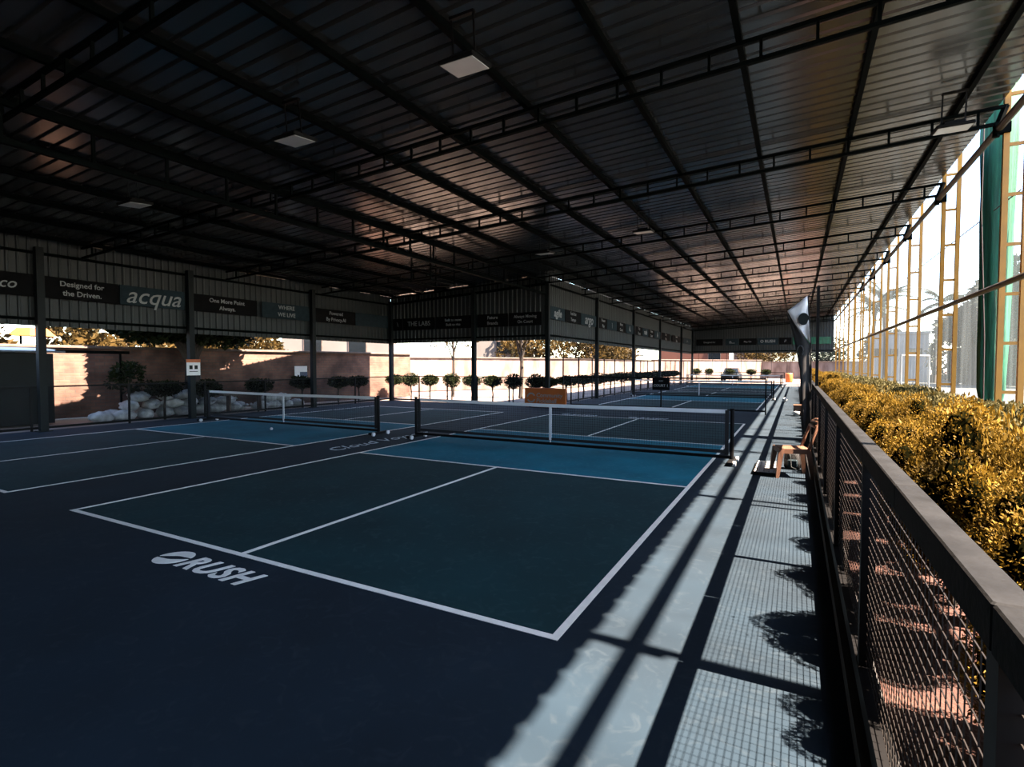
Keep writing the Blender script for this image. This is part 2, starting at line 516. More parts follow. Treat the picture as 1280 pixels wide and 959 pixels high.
def court(x0, x1, y0, y1, logo=None):
    """one court painted on the floor: bed, two kitchens and white lines as children of the floor"""
    ym, xm = (y0 + y1) / 2, (x0 + x1) / 2
    k = 2.135
    for a, b in ((y0, ym - k), (ym + k, y1)):
        link('court_bed', MB().box((xm, (a + b) / 2, .001), (x1 - x0, b - a, .003)), M['court'], floor)
    link('kitchen_bed', MB().box((xm, ym, .0012), (x1 - x0, 2 * k, .0032)), M['kitchen'], floor)
    w = .055
    z, h = .0025, .004
    def ln(ax, ay, bx, by):
        link('court_line', MB().box(((ax + bx) / 2, (ay + by) / 2, z), (abs(bx - ax) or w, abs(by - ay) or w, h)), M['line'], floor)
    ln(x0 + w / 2, y0, x0 + w / 2, y1); ln(x1 - w / 2, y0, x1 - w / 2, y1)
    for y in (y0 + w / 2, y1 - w / 2, ym - k, ym + k):
        ln(x0 + w, y, x1 - w, y)
    ln(xm, y0 + w, xm, ym - k - w / 2); ln(xm, ym + k + w / 2, xm, y1 - w)


court(-6.10, 0.0, 0.0, 13.41)
court(-13.95, -7.85, 0.0, 13.41)
court(-6.10, 0.0, 18.25, 31.66)
court(-6.10, 0.0, 34.0, 47.41)

# -- floor lettering
def floor_logo(x, y, size, rz, faded=False):
    """round ball emblem split by a swoosh, then the word RUSH"""
    m = M['logo_faded'] if faded else M['logo']
    r = size * .52
    g = MB()
    for sgn in (1, -1):
        pts = []
        for i in range(15):                      # half disc, cut along a zig-zag
            t = math.pi * (i / 14) + (0 if sgn > 0 else math.pi) + .35
            pts.append((r * math.cos(t) * 1.05, r * math.sin(t)))
        a, b = Vector(pts[-1]), Vector(pts[0])
        zig = [a.lerp(b, .44) + Vector((.0, .10 * r * sgn)), a.lerp(b, .56) + Vector((0, .10 * r * sgn))]
        sh = Vector((-math.sin(.35), math.cos(.35))) * .09 * r * sgn
        pp = [(p[0] + sh.x + .2 * p[1], p[1] + sh.y) for p in pts] + [(q.x + sh.x + .2 * q.y, q.y + sh.y + .12 * r * sgn) for q in zig]
        g.poly(pp, 0, .003)
    o = link('floor_logo', g, m, floor)
    o.location = (x, y, .0012); o.rotation_euler.z = rz
    tm = text_mesh('RUSH', size * 1.20, .0015, .28, 'LEFT', .010 * size / .3, 1.10)
    o2 = link('floor_lettering', tm, m, floor)
    o2.location = (x + math.cos(rz) * r * 1.15, y + math.sin(rz) * r * 1.15, .002); o2.rotation_euler.z = rz


floor_logo(-3.49, -0.295, 0.27, R(-0.5))
floor_logo(-3.3, 13.72, 0.27, 0, True)
floor_logo(-5.6, 13.72, 0.27, 0, True)
floor_logo(-3.3, 17.9, 0.27, 0, True)
floor_logo(-5.3, 29.0 + 3.0, 0.27, 0, True)
o = link('floor_lettering', text_mesh('Cloud Voyager', .52, .0015, .35, 'CENTER', 0.0, 1.0), M['logo_faded'], floor)
o.location = (-6.80, 6.05, .002); o.rotation_euler.z = R(90)
# -- roof: ribbed sheet, ribs running across the hall
def ribbed(u0, u1, step, rib, depth, base):
    """profile points (u, d) of a trapezoid ribbed sheet"""
    pts = []
    u = u0
    while u < u1:
        pts += [(u, base), (u + step - rib, base), (u + step - rib * .72, base + depth), (u + step - rib * .28, base + depth)]
        u += step
    pts.append((u, base))
    return pts


def roof_sheet(x0, x1, y0, y1):
    pr = ribbed(y0, y1, .25, .07, .035, 0.0)
    g = MB()
    vs_ = [(x, y, roof_z(x) + d) for y, d in pr for x in (x0, x1)] + [(x, y, roof_z(x) + d + .012) for y, d in pr for x in (x0, x1)]
    n = len(pr)
    fs = []
    for i in range(n - 1):
        fs.append((2 * i + 1, 2 * i, 2 * i + 2, 2 * i + 3))
        a = 2 * n
        fs.append((a + 2 * i, a + 2 * i + 1, a + 2 * i + 3, a + 2 * i + 2))
        fs.append((2 * i, a + 2 * i, a + 2 * i + 2, 2 * i + 2)); fs.append((2 * i + 1, 2 * i + 3, a + 2 * i + 3, a + 2 * i + 1))
    fs.append((0, 1, 2 * n + 1, 2 * n)); fs.append((2 * n - 2, 4 * n - 2, 4 * n - 1, 2 * n - 1))
    return g.add(vs_, fs)


ceil_m = roof_sheet(XR, 4.06, Y0, YF + .2)
struct('ceiling', ceil_m, M['roof'])
struct('ceiling_side', roof_sheet(-16.0, XR - .0, Y0, YB + .3), M['roof'])


# -- hanging wall sheets (ribs run upright), girts as children
def sheet_wall(name, p0, p1, zb, zt0, zt1, facing):
    """sheet from p0 to p1 (xy); ribs stand proud on the +facing side"""
    p0, p1 = Vector((*p0, 0)), Vector((*p1, 0))
    L = (p1 - p0).length; d = (p1 - p0).normalized(); nn = Vector((-d.y, d.x, 0)) * facing
    pr = ribbed(0, L - .001, .21, .075, .028, 0.0)
    vs_ = []
    drop = rng.choice([0.0, 0.0, 0.03, 0.05], 97)
    for t, dd in pr:
        t = min(t, L); zt = zt0 + (zt1 - zt0) * t / L - drop[int(t / .63) % 97]
        for off in (0, -.012):
            q = p0 + d * t + nn * (dd + off)
            vs_ += [(q.x, q.y, zb), (q.x, q.y, zt)]
    fs = []
    n = len(pr)
    for i in range(n - 1):
        a, b = 4 * i, 4 * i + 4
        fs += [(a, b, b + 1, a + 1), (a + 2, a + 3, b + 3, b + 2), (a, a + 2, b + 2, b), (a + 1, b + 1, b + 3, a + 3)]
    w = struct(name, MB().add(vs_, fs), M['clad'])
    for z in (zb + .17, zt0 - .42):
        g = MB()
        a = p0 + nn * .055; b = p1 + nn * .055
        g.bar((a.x, a.y, z), (b.x, b.y, z + (0 if z < 4 else zt1 - zt0)), .05, .07)
        link('girt', g, M['steel'], w)
    return w


GAP = .05
sheet_wall('wall_left', (XW - .02, Y0), (XW - .02, YB), 2.66, roof_z(XW) + .02, roof_z(XW) + .02, -1)
sheet_wall('wall_back', (XW, YB + .02), (XR, YB + .02), 2.68, roof_z(XW) + .02, roof_z(XR) + .02, -1)
sheet_wall('wall_right', (XR - .02, YB), (XR - .02, YF), 2.70, roof_z(XR) + .05, roof_z(XR) + .05, -1)
sheet_wall('wall_far', (XR, YF + .02), (4.0, YF + .02), 2.75, roof_z(XR) + .03, roof_z(4.0) + .03, -1)
sheet_wall('wall_front_added', (4.0, Y0), (XW, Y0), 0.0, roof_z(4.0) + .04, roof_z(XW) + .04, -1)  # unseen wall behind the camera, added to shut out light and darken the hall
struct('wall_left_low_added', MB().box((XW - .05, -5.6, 1.33), (.04, 12.8, 2.66)), M['clad'])  # out-of-view panel added to block light through the near left opening

# -- columns
col_me = MB().box((0, 0, 2.4), (.16, .16, 4.8)).box((0, 0, .01), (.28, .28, .02)).me('column')
col_me.materials.append(M['column'])


def column(x, y, label, h=None):
    o = link('column', col_me, None, None, loc=(x, y, 0))
    o.scale.z = (h or chord_bot(x) + .1) / 4.8
    tag(o, label, 'column', 'steel columns of the hall')


for i, y in enumerate((-1.0, 3.22, 6.95, 11.70, YB - .16)):
    column(XW + .16, y, 'slate steel column on the left wall, %s from the camera' % nth(i) if i < 4 else 'slate steel column in the corner of the left and back walls')
column(-10.9, YB - .12, 'slim slate steel column halfway along the back wall')
for i, y in enumerate((16.46, 22.40, 29.15, 36.2, 44.3, YF - .2)):
    column(XR + .06, y, 'steel column at the jutting corner of the two hall sections' if i == 0 else 'steel column on the right section wall, %s beyond the jutting corner' % nth(i - 1))

# -- roof trusses
STRUT = .585
TR_Y = [0.14 + 4.03 * k for k in range(-3, 13)]
tm_strut = MB().box((0, 0, 0), (.035, .035, .25)).me('strut'); tm_strut.materials.append(M['steel'])


def truss(i, y):
    xl = XW + .1 if y < YB else XR + .05
    t = thing('roof_truss', 'dark steel ladder truss under the roof, %s from the near end' % nth(i), 'truss', (0, y, 0), 0, 'roof trusses')
    link('top_chord', MB().bar((xl, 0, chord_top(xl)), (4.1, 0, chord_top(4.1)), .05, .05), M['steel'], t)
    link('bottom_chord', MB().bar((xl, 0, chord_bot(xl)), (4.1, 0, chord_bot(4.1)), .05, .05), M['steel'], t)
    x = 4.05 - .31
    while x > xl:
        s = link('strut', tm_strut, None, t, loc=(x, 0, (chord_bot(x) + chord_top(x)) / 2))
        x -= STRUT


for i, y in enumerate(TR_Y):
    if y < YF: truss(i, y)

# -- purlins
PX = [3.45 - 1.44 * k for k in range(14)]
for i, x in enumerate(PX):
    y1 = YF if x > XR else YB + .2
    o = link('purlin', MB().bar((0, Y0, 0), (0, y1, 0), .07, .09), M['steel'], None, loc=(x, 0, roof_z(x) - .052))
    tag(o, 'long dark roof purlin, %s inward from the open roof edge' % nth(i), 'purlin', 'roof purlins')

# -- girder between the two sections
gt = thing('girder', 'deep ladder girder running lengthwise under the roof between the two halves', 'girder', (XR, 0, 0))
link('top_chord', MB().bar((0, Y0, 4.98), (0, YB, 4.98), .07, .07), M['steel'], gt)
link('bottom_chord', MB().bar((0, Y0, 4.50), (0, YB, 4.50), .07, .07), M['steel'], gt)
gs = MB().box((0, 0, 4.74), (.04, .04, .48)).me('strut'); gs.materials.append(M['steel'])
for k in range(28):
    link('strut', gs, None, gt, loc=(0, YB - .4 - k * 1.0, 0))
lad = thing('steel_cage', 'small steel service cage hung below the girder', 'cage', (XR - .9, 10.2, 0))
for a, b in (((-.35, -.6), (-.35, .6)), ((.35, -.6), (.35, .6)), ((-.35, -.6), (.35, -.6)), ((-.35, .6), (.35, .6))):
    for z in (4.55, 4.15):
        link('cage_bar', MB().bar((a[0], a[1], z), (b[0], b[1], z), .035), M['steel'], lad)
for a in ((-.35, -.6), (-.35, .6), (.35, -.6), (.35, .6)):
    link('cage_post', MB().bar((a[0], a[1], 4.15), (a[0], a[1], 5.12), .035), M['steel'], lad)

# -- flood lamps hung from purlins
def flood():
    t = thing('ceiling_light', '', 'light')
    link('housing', MB().box((0, 0, 0), (.46, .40, .05), 0, .012).box((0, 0, .05), (.26, .22, .06), 0, .01), M['black'], t)
    link('lens', MB().box((0, 0, -.027), (.41, .35, .008), 0, .002), M['lens'], t)
    for s in (-1, 1):
        link('bracket_arm', MB().bar((s * .14, 0, .02), (s * .14, 0, .50), .022, .008), M['black'], t)
    link('bracket_foot', MB().box((0, 0, .50), (.31, .05, .03)), M['black'], t)
    t.rotation_euler.x = R(6)
    return t


FL = [(-2.0, 2.05, 'square flood lamp under the roof above the near court, largest in view'),
      (-4.95, 2.25, 'square flood lamp under the roof above the sideline beside the left court'),
      (-5.02, 10.7, 'small flood lamp under the roof near the jutting wall corner'),
      (-2.12, 10.2, 'flood lamp on a dark bracket over the far half of the first court'),
      (3.25, 7.3, 'flood lamp near the open roof edge beside the yellow towers'),
      (-9.35, 2.4, 'dim flood lamp in the dark roof of the left half')]
f0 = flood()
for i, (x, y, lab) in enumerate(FL):
    z = roof_z(x) - .10 - .50
    if i == 0: f0.location = (x, y, z); f0['label'] = lab; f0['group'] = 'flood lamps under the roof'
    else: copy_tree(f0, (x, y, z), 0, lab, 'flood lamps under the roof')

# ================================================================ RIGHT SIDE: fence, towers, hedges
FX = 1.57
struct('trim_1', MB().box((FX, 15.5, .03), (.14, 56, .14)), M['slab'])      # low kerb under the fence
PITCH = 1.93
fence = thing('mesh_fence', 'waist-high black steel fence with wire mesh along the sunlit walkway', 'fence', (FX, 0, 0))
post_me = MB().box((0, 0, .68), (.06, .06, 1.14)).me('post'); post_me.materials.append(M['black'])
wm = MB()
nx, nz = 38, 21
for i in range(1, nx):
    wm.bar((0, i * (PITCH - .06) / nx, .24), (0, i * (PITCH - .06) / nx, 1.22), .0026)
for j in range(nz):
    wm.bar((0, 0, .25 + j * .0465), (0, PITCH - .06, .25 + j * .0465), .0026)
wire_me = wm.me('wire_mesh'); wire_me.materials.append(M['wire'])
cap_me = MB().box((0, 0, 0), (.066, PITCH / 2 - .004, .085), 0, .004).me('rail_cap'); cap_me.materials.append(M['rail_top'])
low_me = MB().box((0, 0, 0), (.07, PITCH, .10)).me('bottom_rail'); low_me.materials.append(M['black'])
for k in range(-5, 22):
    y = .13 + PITCH * k
    link('post', post_me, None, fence, loc=(0, y, 0))
    link('wire_mesh', wire_me, None, fence, loc=(0, y + .03, 0), kind='stuff')
    for h in (.25, .75):
        link('rail_cap', cap_me, None, fence, loc=(.0, y + PITCH * h, 1.25))
    link('bottom_rail', low_me, None, fence, loc=(0, y + PITCH / 2, .17))

# tall pole on the fence with flag
tp = tag(link('fence_pole', MB().bar((0, 0, .1), (0, 0, 3.10), .05, .05), M['black'], None, loc=(FX + .005, 8.14, 0)), 'tall slim black pole rising from the fence beside the flag', 'pole')


def cloth(pts_rows, thick=.01, wav=.02):
    """sheet through rows of points; gets thickness"""
    nr, nc = len(pts_rows), len(pts_rows[0])
    vs_ = [p for r in pts_rows for p in r]
    vs2 = [(p[0], p[1] + thick, p[2]) for p in vs_]
    N = nr * nc
    fs = []
    for i in range(nr - 1):
        for j in range(nc - 1):
            a = i * nc + j
            fs.append((a, a + 1, a + nc + 1, a + nc)); fs.append((N + a, N + a + nc, N + a + nc + 1, N + a + 1))
    for j in range(nc - 1):
        fs.append((j, N + j, N + j + 1, j + 1)); a = (nr - 1) * nc + j; fs.append((a, a + 1, N + a + 1, N + a))
    for i in range(nr - 1):
        a = i * nc; fs.append((a, a + nc, N + a + nc, N + a)); a = i * nc + nc - 1; fs.append((a, N + a, N + a + nc, a + nc))
    return MB().add(vs_ + vs2, fs)


flag = thing('feather_flag', 'feather flag with white tip and black lower cloth leaning on the fence', 'flag', (1.30, 8.02, 0))


def strip(left, right, n, w=.03):
    rows = []
    for i in range(n + 1):
        t = i / n
        k = t * (len(left) - 1); a = min(int(k), len(left) - 2); f = k - a
        l = Vector(left[a]).lerp(Vector(left[a + 1]), f); r = Vector(right[a]).lerp(Vector(right[a + 1]), f)
        rows.append([(l.x + (r.x - l.x) * s - 1.30, w * math.sin(s * 5 + t * 7) * (.3 + s), l.y + (r.y - l.y) * s) for s in (0, .2, .4, .6, .8, 1)])
    return rows


link('white_cloth', cloth(strip([(1.085, 2.66), (1.21, 2.42), (1.44, 2.09)], [(1.40, 2.91), (1.425, 2.55), (1.46, 2.07)], 10)), M['flagwhite'], flag, True, label='white triangular tip of the flag')
link('black_cloth', cloth(strip([(1.083, 2.62), (1.19, 2.2), (1.30, 1.6), (1.36, .62), (1.40, .2)], [(1.19, 2.43), (1.44, 2.07), (1.47, 1.6), (1.49, .62), (1.49, .2)], 16)), M['blackmatte'], flag, True, label='black lower cloth of the flag')
em = MB().add([(.085 * math.cos(.3 * i), y_, .11 * math.sin(.3 * i)) for y_ in (-.055, -.045) for i in range(19)], [tuple(range(18, -1, -1)), tuple(range(19, 38))] + [(i, (i + 1) % 19, 19 + (i + 1) % 19, 19 + i) for i in range(19)])
o = link('flag_emblem', em, M['column'], flag); o.location = (.045, 0, 2.50)
rg2 = MB().tube([(.05 * math.cos(a), -.04, .09 * math.sin(a)) for a in [-.9 + .5 * i for i in range(11)]], .013, 6)
o = link('flag_emblem', rg2, M['clad'], flag); o.location = (.0, -.01, 1.93)
link('flag_pole', MB().tube([(1.49 - 1.30, .02, .05), (.185, .02, 1.4), (.165, .02, 2.1), (.11, .02, 2.9), (.20, .06, 3.02), (.255, .09, 3.06)], [.014, .014, .013, .011, .010, .008], 6), M['black'], flag)

# yellow ladder towers
TW = [0.18 + 4.03 * k for k in range(-1, 13)]
rung_me = MB().bar((4.10, 0, 0), (4.36, 0, 0), .035, .05).me('rung'); rung_me.materials.append(M['yellow'])
leg_me = MB().box((0, 0, 4.6), (.075, .075, 9.4)).me('leg'); leg_me.materials.append(M['yellow'])


def tower(i, y):
    t = thing('ladder_tower', 'yellow steel ladder tower beyond the hedge, %s from the camera end' % nth(i), 'tower', (0, y, 0), 0, 'yellow ladder towers')
    for x in (4.10, 4.36): link('leg', leg_me, None, t, loc=(x, 0, 0))
    for k in range(12): link('rung', rung_me, None, t, loc=(0, 0, .46 + .78 * k))
    return t


for i, y in enumerate(TW): tower(i, y)
tag(link('eaves_pipe', MB().tube([(4.0, -8, 5.40), (4.0, 20, 5.40), (4.0, YF, 5.40)], .055, 10), M['rust']), 'dark pipe along the truss ends just outside the roof edge', 'pipe')
clamp = MB().tube([(3.97, 0, 5.28), (4.0, 0, 5.5), (4.08, 0, 5.75)], .05, 6).box((4.04, 0, 5.40), (.2, .12, .16)).me('pipe_clamp'); clamp.materials.append(M['steel'])
for i, y in enumerate(TW[1:9]):
    tag(link('pipe_clamp', clamp, None, None, loc=(0, y - .02, 0)), 'dark clamp joining roof truss to eaves pipe, %s from the camera' % nth(i), 'clamp', 'clamps on the eaves pipe')
tag(link('tie_pipe', MB().tube([(4.02, -8, 2.92), (4.02, YF, 2.92)], .045, 8), M['rust']), 'brown horizontal pipe crossing the yellow towers at mid height', 'pipe')
for i, (z, xx) in enumerate(((3.15, 4.9), (4.6, 4.9))):
    tag(link('stay_cable', MB().tube([(4.5, 6 + 3 * i, z), (4.5, YF - 2, z + .1)], .012, 5), M['blackmatte']), 'thin black stay cable strung along the towers, %s one' % ('lower', 'upper')[i], 'cable')

# big sports net behind the towers, and the gathered green curtain
net = tag(link('sports_net', MB().box((4.95, 22, 4.9), (.008, 58, 9.6)), M['sportnet']), 'tall pale sports net hanging behind the yellow towers', 'net')
veil = tag(link('green_net', MB().box((4.75, 9.25, 4.9), (.01, 1.9, 9.4)), M['greenveil']), 'green see-through netting bunched beside the green curtain', 'net')
gp = thing('green_curtain', 'gathered dark green net curtain tied like a pillar near the roof edge', 'curtain', (4.60, 10.6, 0))
fold = lambda t, z: 1 + .10 * math.sin(7 * t + z * .8) + .05 * math.sin(13 * t - z)
link('gathered_cloth', MB().lathe([(.16, .0), (.23, .3), (.22, .6), (.17, .95), (.205, 1.2), (.215, 2.0), (.225, 3.2), (.24, 4.4), (.26, 6.0), (.25, 8.5)], 36, (0, 0, 0), fold), M['greennet'], gp, True)
link('tie_cord', MB().lathe([(.17, .90), (.20, .93), (.20, .98), (.17, 1.0)], 16), M['black'], gp)
pr_ = tag(link('rope', MB().tube([(4.42, 10.3, .6), (4.40, 10.3, 2.2), (4.30, 10.3, 4.6), (4.28, 10.2, 6.5)], .013, 6), M['maroon']), 'thin rope hanging down beside the green curtain', 'rope')

# hedges ------------------------------------------------------------
def shrub_data(seed):
    lob = []
    for i in range(26):
        h = rng.uniform(.22, 1.0)
        a = rng.uniform(0, 2 * math.pi)
        rr = (.34 if h < .55 else .34 * math.sqrt(max(.05, 1 - ((h - .55) / .55) ** 2))) * rng.uniform(.75, 1.05)
        q = rng.uniform(.09, .15)
        lob.append((rr * math.cos(a), rr * math.sin(a) * .92, h, q, q, q * 1.35))
    lob.append((0, 0, .60, .27, .29, .42))
    p, n = crown_points(40000, lob)
    v = leaves(len(p), p, n, .019, .45, .8, .5)
    tips = rng.normal(0, .12, (700, 3)) * [1, 1, .5]; tips[:, 2] = rng.uniform(.85, 1.14, 700)
    v2 = leaves(700, tips, np.tile([0, 0, 1.0], (700, 1)), .034, .30, .5, .5)
    return leaf_mesh('foliage', np.concatenate([v, v2]), M['gold1']), lob


SH = []
for s in range(5):
    fm, lob = shrub_data(s)
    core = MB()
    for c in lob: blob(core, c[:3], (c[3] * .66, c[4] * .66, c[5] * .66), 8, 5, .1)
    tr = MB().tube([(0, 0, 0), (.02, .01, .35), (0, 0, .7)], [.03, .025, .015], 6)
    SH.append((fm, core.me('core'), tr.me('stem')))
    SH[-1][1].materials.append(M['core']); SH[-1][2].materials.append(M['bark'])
for k in range(44):
    y = -2.05 + .95 * k
    if y > 39: break
    fm, cm, sm = SH[k % 5]
    sc = random.uniform(.98, 1.08)
    t = thing('golden_shrub', 'feathery golden shrub behind the fence, %s in its row from the camera' % nth(k), 'shrub', (2.27 + random.uniform(-.05, .05), y, 0), random.uniform(0, 6.28), 'golden shrubs behind the fence')
    t.scale = (sc, sc, sc * random.uniform(.96, 1.18))
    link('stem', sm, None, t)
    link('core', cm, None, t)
    link('foliage', fm, None, t, kind='stuff')

hedge = thing('clipped_hedge', 'long clipped olive hedge between the golden shrubs and the towers', 'hedge', (3.42, 0, 0))
HM = []
for s in range(3):
    n = 9000
    p = np.stack([rng.uniform(-.36, .36, n), rng.uniform(-.66, .66, n), rng.uniform(.1, 1.02, n)], 1)
    face = rng.random(n)
    nr = np.zeros((n, 3))
    top = face < .40
    p[top, 2] = 1.0 + rng.normal(0, .035, top.sum()) + .05 * np.sin(p[top, 1] * 9 + s); nr[top] = (0, 0, 1)
    lf = (face >= .40) & (face < .80)
    p[lf, 0] = -.36 + rng.normal(0, .03, lf.sum()); nr[lf] = (-1, 0, .3)
    rt = face >= .80
    p[rt, 0] = .36 + rng.normal(0, .03, rt.sum()); nr[rt] = (1, 0, .3)
    spr = rng.uniform(0, 1, (350, 3)) * [.6, 1.2, 0] + [-.3, -.6, 1.0]
    spr[:, 2] += rng.uniform(0, .12, 350)
    p = np.concatenate([p, spr]); nr = np.concatenate([nr, np.tile([0, 0, 1.0], (350, 1))])
    HM.append(leaf_mesh('foliage', leaves(len(p), p, nr, .05, .5, .6, .2), M['gold2']))
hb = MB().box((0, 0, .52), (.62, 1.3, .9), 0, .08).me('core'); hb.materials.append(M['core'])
for k in range(36):
    y = -3 + 1.25 * k
    o = link('foliage', HM[k % 3], None, hedge, loc=(0, y, 0), kind='stuff'); o.rotation_euler.z = 0 if k % 2 else 0.02
    o.scale.z = random.uniform(.98, 1.08)
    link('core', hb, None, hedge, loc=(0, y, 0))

# ================================================================ ON THE WALKWAY
# plastic chair
ch = thing('plastic_chair', 'tan plastic chair facing the court with its back to the fence', 'chair', (1.20, 6.10, 0), R(14))
seat = MB()
rows = []
for i in range(7):
    x = -.20 + .40 * i / 6
    rows.append([(x, -.20 + .40 * j / 6, .43 - .012 * math.cos(math.pi * (j - 3) / 6) * math.cos(math.pi * (i - 3) / 6) + (.008 if i in (0, 6) else 0)) for j in range(7)])
sv = [p for r in rows for p in r]; sv2 = [(p[0], p[1], p[2] - .02) for p in sv]
fs = []
for i in range(6):
    for j in range(6):
        a = i * 7 + j
        fs.append((a, a + 7, a + 8, a + 1)); fs.append((49 + a, 49 + a + 1, 49 + a + 8, 49 + a + 7))
for i in range(6):
    fs += [(i, i + 1, 50 + i, 49 + i), (42 + i, 91 + i, 92 + i, 43 + i), (7 * i, 49 + 7 * i, 56 + 7 * i, 7 * i + 7), (7 * i + 6, 7 * i + 13, 62 + 7 * i, 55 + 7 * i)]
seat.add(sv, []).add(sv2, []); seat.f += fs
link('seat', seat, M['chair'], ch, True)
link('seat_apron', MB().bar((-.19, -.20, .40), (.19, -.20, .40), .02, .07).bar((-.19, .20, .40), (.19, .20, .40), .02, .07).bar((-.20, -.19, .40), (-.20, .19, .40), .02, .07).bar((.20, -.19, .40), (.20, .19, .40), .02, .07), M['chair'], ch)
for sx in (-1, 1):
    for sy in (-1, 1):
        lg = MB()
        vs_ = []
        for z, w, off in ((0, .022, .055), (.2, .03, .03), (.42, .036, 0.0)):
            cx, cy = sx * (.18 + off), sy * (.18 + off * .6)
            vs_ += [(cx - w, cy - w, z), (cx + w, cy - w, z), (cx + w, cy + w, z), (cx - w, cy + w, z)]
        lg.add(vs_, [(3, 2, 1, 0), (8, 9, 10, 11)] + [(4 * a + i, 4 * a + (i + 1) % 4, 4 * a + 4 + (i + 1) % 4, 4 * a + 4 + i) for a in (0, 1) for i in range(4)])
        link('leg', lg, M['chair'], ch)
# back: two side posts curving back, top rail, one wide slat ring
bk = MB()
for sy in (-1, 1):
    bk.tube([(.19, sy * .19, .42), (.235, sy * .19, .58), (.29, sy * .185, .74), (.335, sy * .15, .83), (.35, sy * .07, .855), (.352, 0, .86)], [.024, .022, .022, .024, .024, .024], 8)
link('back_frame', bk, M['chair'], ch, True)
link('back_panel', MB().tube([(.30, -.17, .765), (.305, 0, .77), (.30, .17, .765)], .03, 8).tube([(.325, -.15, .82), (.332, 0, .825), (.325, .15, .82)], .028, 8), M['chair'], ch, True)

# bag under/behind the chair
bag = thing('backpack', 'black backpack standing on the walkway behind the plastic chair', 'bag', (1.22, 6.72, 0))
b_ = MB().lathe([(.10, 0), (.125, .03), (.13, .14), (.12, .23), (.085, .29), (.03, .315)], 14)
for i, v in enumerate(b_.v): b_.v[i] = (v[0] * 1.0, v[1] * .7, v[2])
link('body', b_, M['blackmatte'], bag, True)
link('pocket', MB().box((0, -.088, .10), (.15, .05, .13), 0, .02), M['banner_slate'], bag)
link('strap', MB().tube([(-.05, -.07, .28), (-.03, -.13, .2), (-.02, -.15, .05), (.08, -.16, .012), (.11, -.12, .01)], .009, 6), M['column'], bag, True)
link('handle', MB().tube([(-.04, 0, .30), (-.03, 0, .35), (.03, 0, .35), (.04, 0, .30)], .009, 6), M['blackmatte'], bag)

# white perforated tray
mt = thing('floor_tray', 'white perforated plastic tray lying left of the plastic chair', 'tray', (.87, 6.45, 0))
tr = MB()
for i in range(5): tr.bar((-.14 + .07 * i, -.50, .05), (-.14 + .07 * i, .50, .05), .045, .012)
for j in range(9): tr.bar((-.16, -.5 + .125 * j, .047), (.16, -.5 + .125 * j, .047), .05, .012)
link('grid', tr, M['whiteplastic'], mt)
link('frame', MB().bar((-.17, -.52, .025), (.17, -.52, .025), .03, .05).bar((-.17, .52, .025), (.17, .52, .025), .03, .05).bar((-.17, -.52, .025), (-.17, .52, .025), .03, .05).bar((.17, -.52, .025), (.17, .52, .025), .03, .05), M['black'], mt, label='dark rim of the tray')

bx = thing('storage_box', 'small maroon box standing on the walkway near the fence', 'box', (1.33, 16.95, 0))
link('box_body', MB().box((0, 0, .17), (.30, .34, .33), 0, .015), M['maroon'], bx)
link('box_lid', MB().box((0, 0, .345), (.32, .36, .03), 0, .008), M['chair'], bx)
tag(link('white_tub', MB().lathe([(.06, 0), (.085, .10), (.09, .16), (.082, .16), (.075, .02)], 14), M['whiteplastic'], None, True, loc=(1.28, 16.60, 0)), 'small white tub in front of the maroon box', 'tub')
bb = MB(); blob(bb, (0, 0, .1), (.1, .1, .1), 14, 10, 0)
tag(link('ball', bb, M['whiteplastic'], None, True, loc=(.80, 24.0, 0)), 'white ball on the sunlit walkway far ahead', 'ball')
bb = MB(); blob(bb, (0, 0, .037), (.037, .037, .037), 12, 8, 0)
tag(link('ball', bb, M['tape'], None, True, loc=(-10.6, 6.1, 0)), 'small white ball on the dark left court floor', 'ball')

# ================================================================ NETS
net_mb = MB()
NW = 6.55
n_v = int(NW / .045)
for i in range(n_v + 1):
    x = -NW / 2 + NW * i / n_v
    net_mb.bar((x, 0, .22), (x, 0, .86), .0028)
for j in range(15):
    net_mb.bar((-NW / 2, 0, .22 + .0457 * j), (NW / 2, 0, .22 + .0457 * j), .0028)
net_me = net_mb.me('net_mesh'); net_me.materials.append(M['netcord'])
PARTS = {}


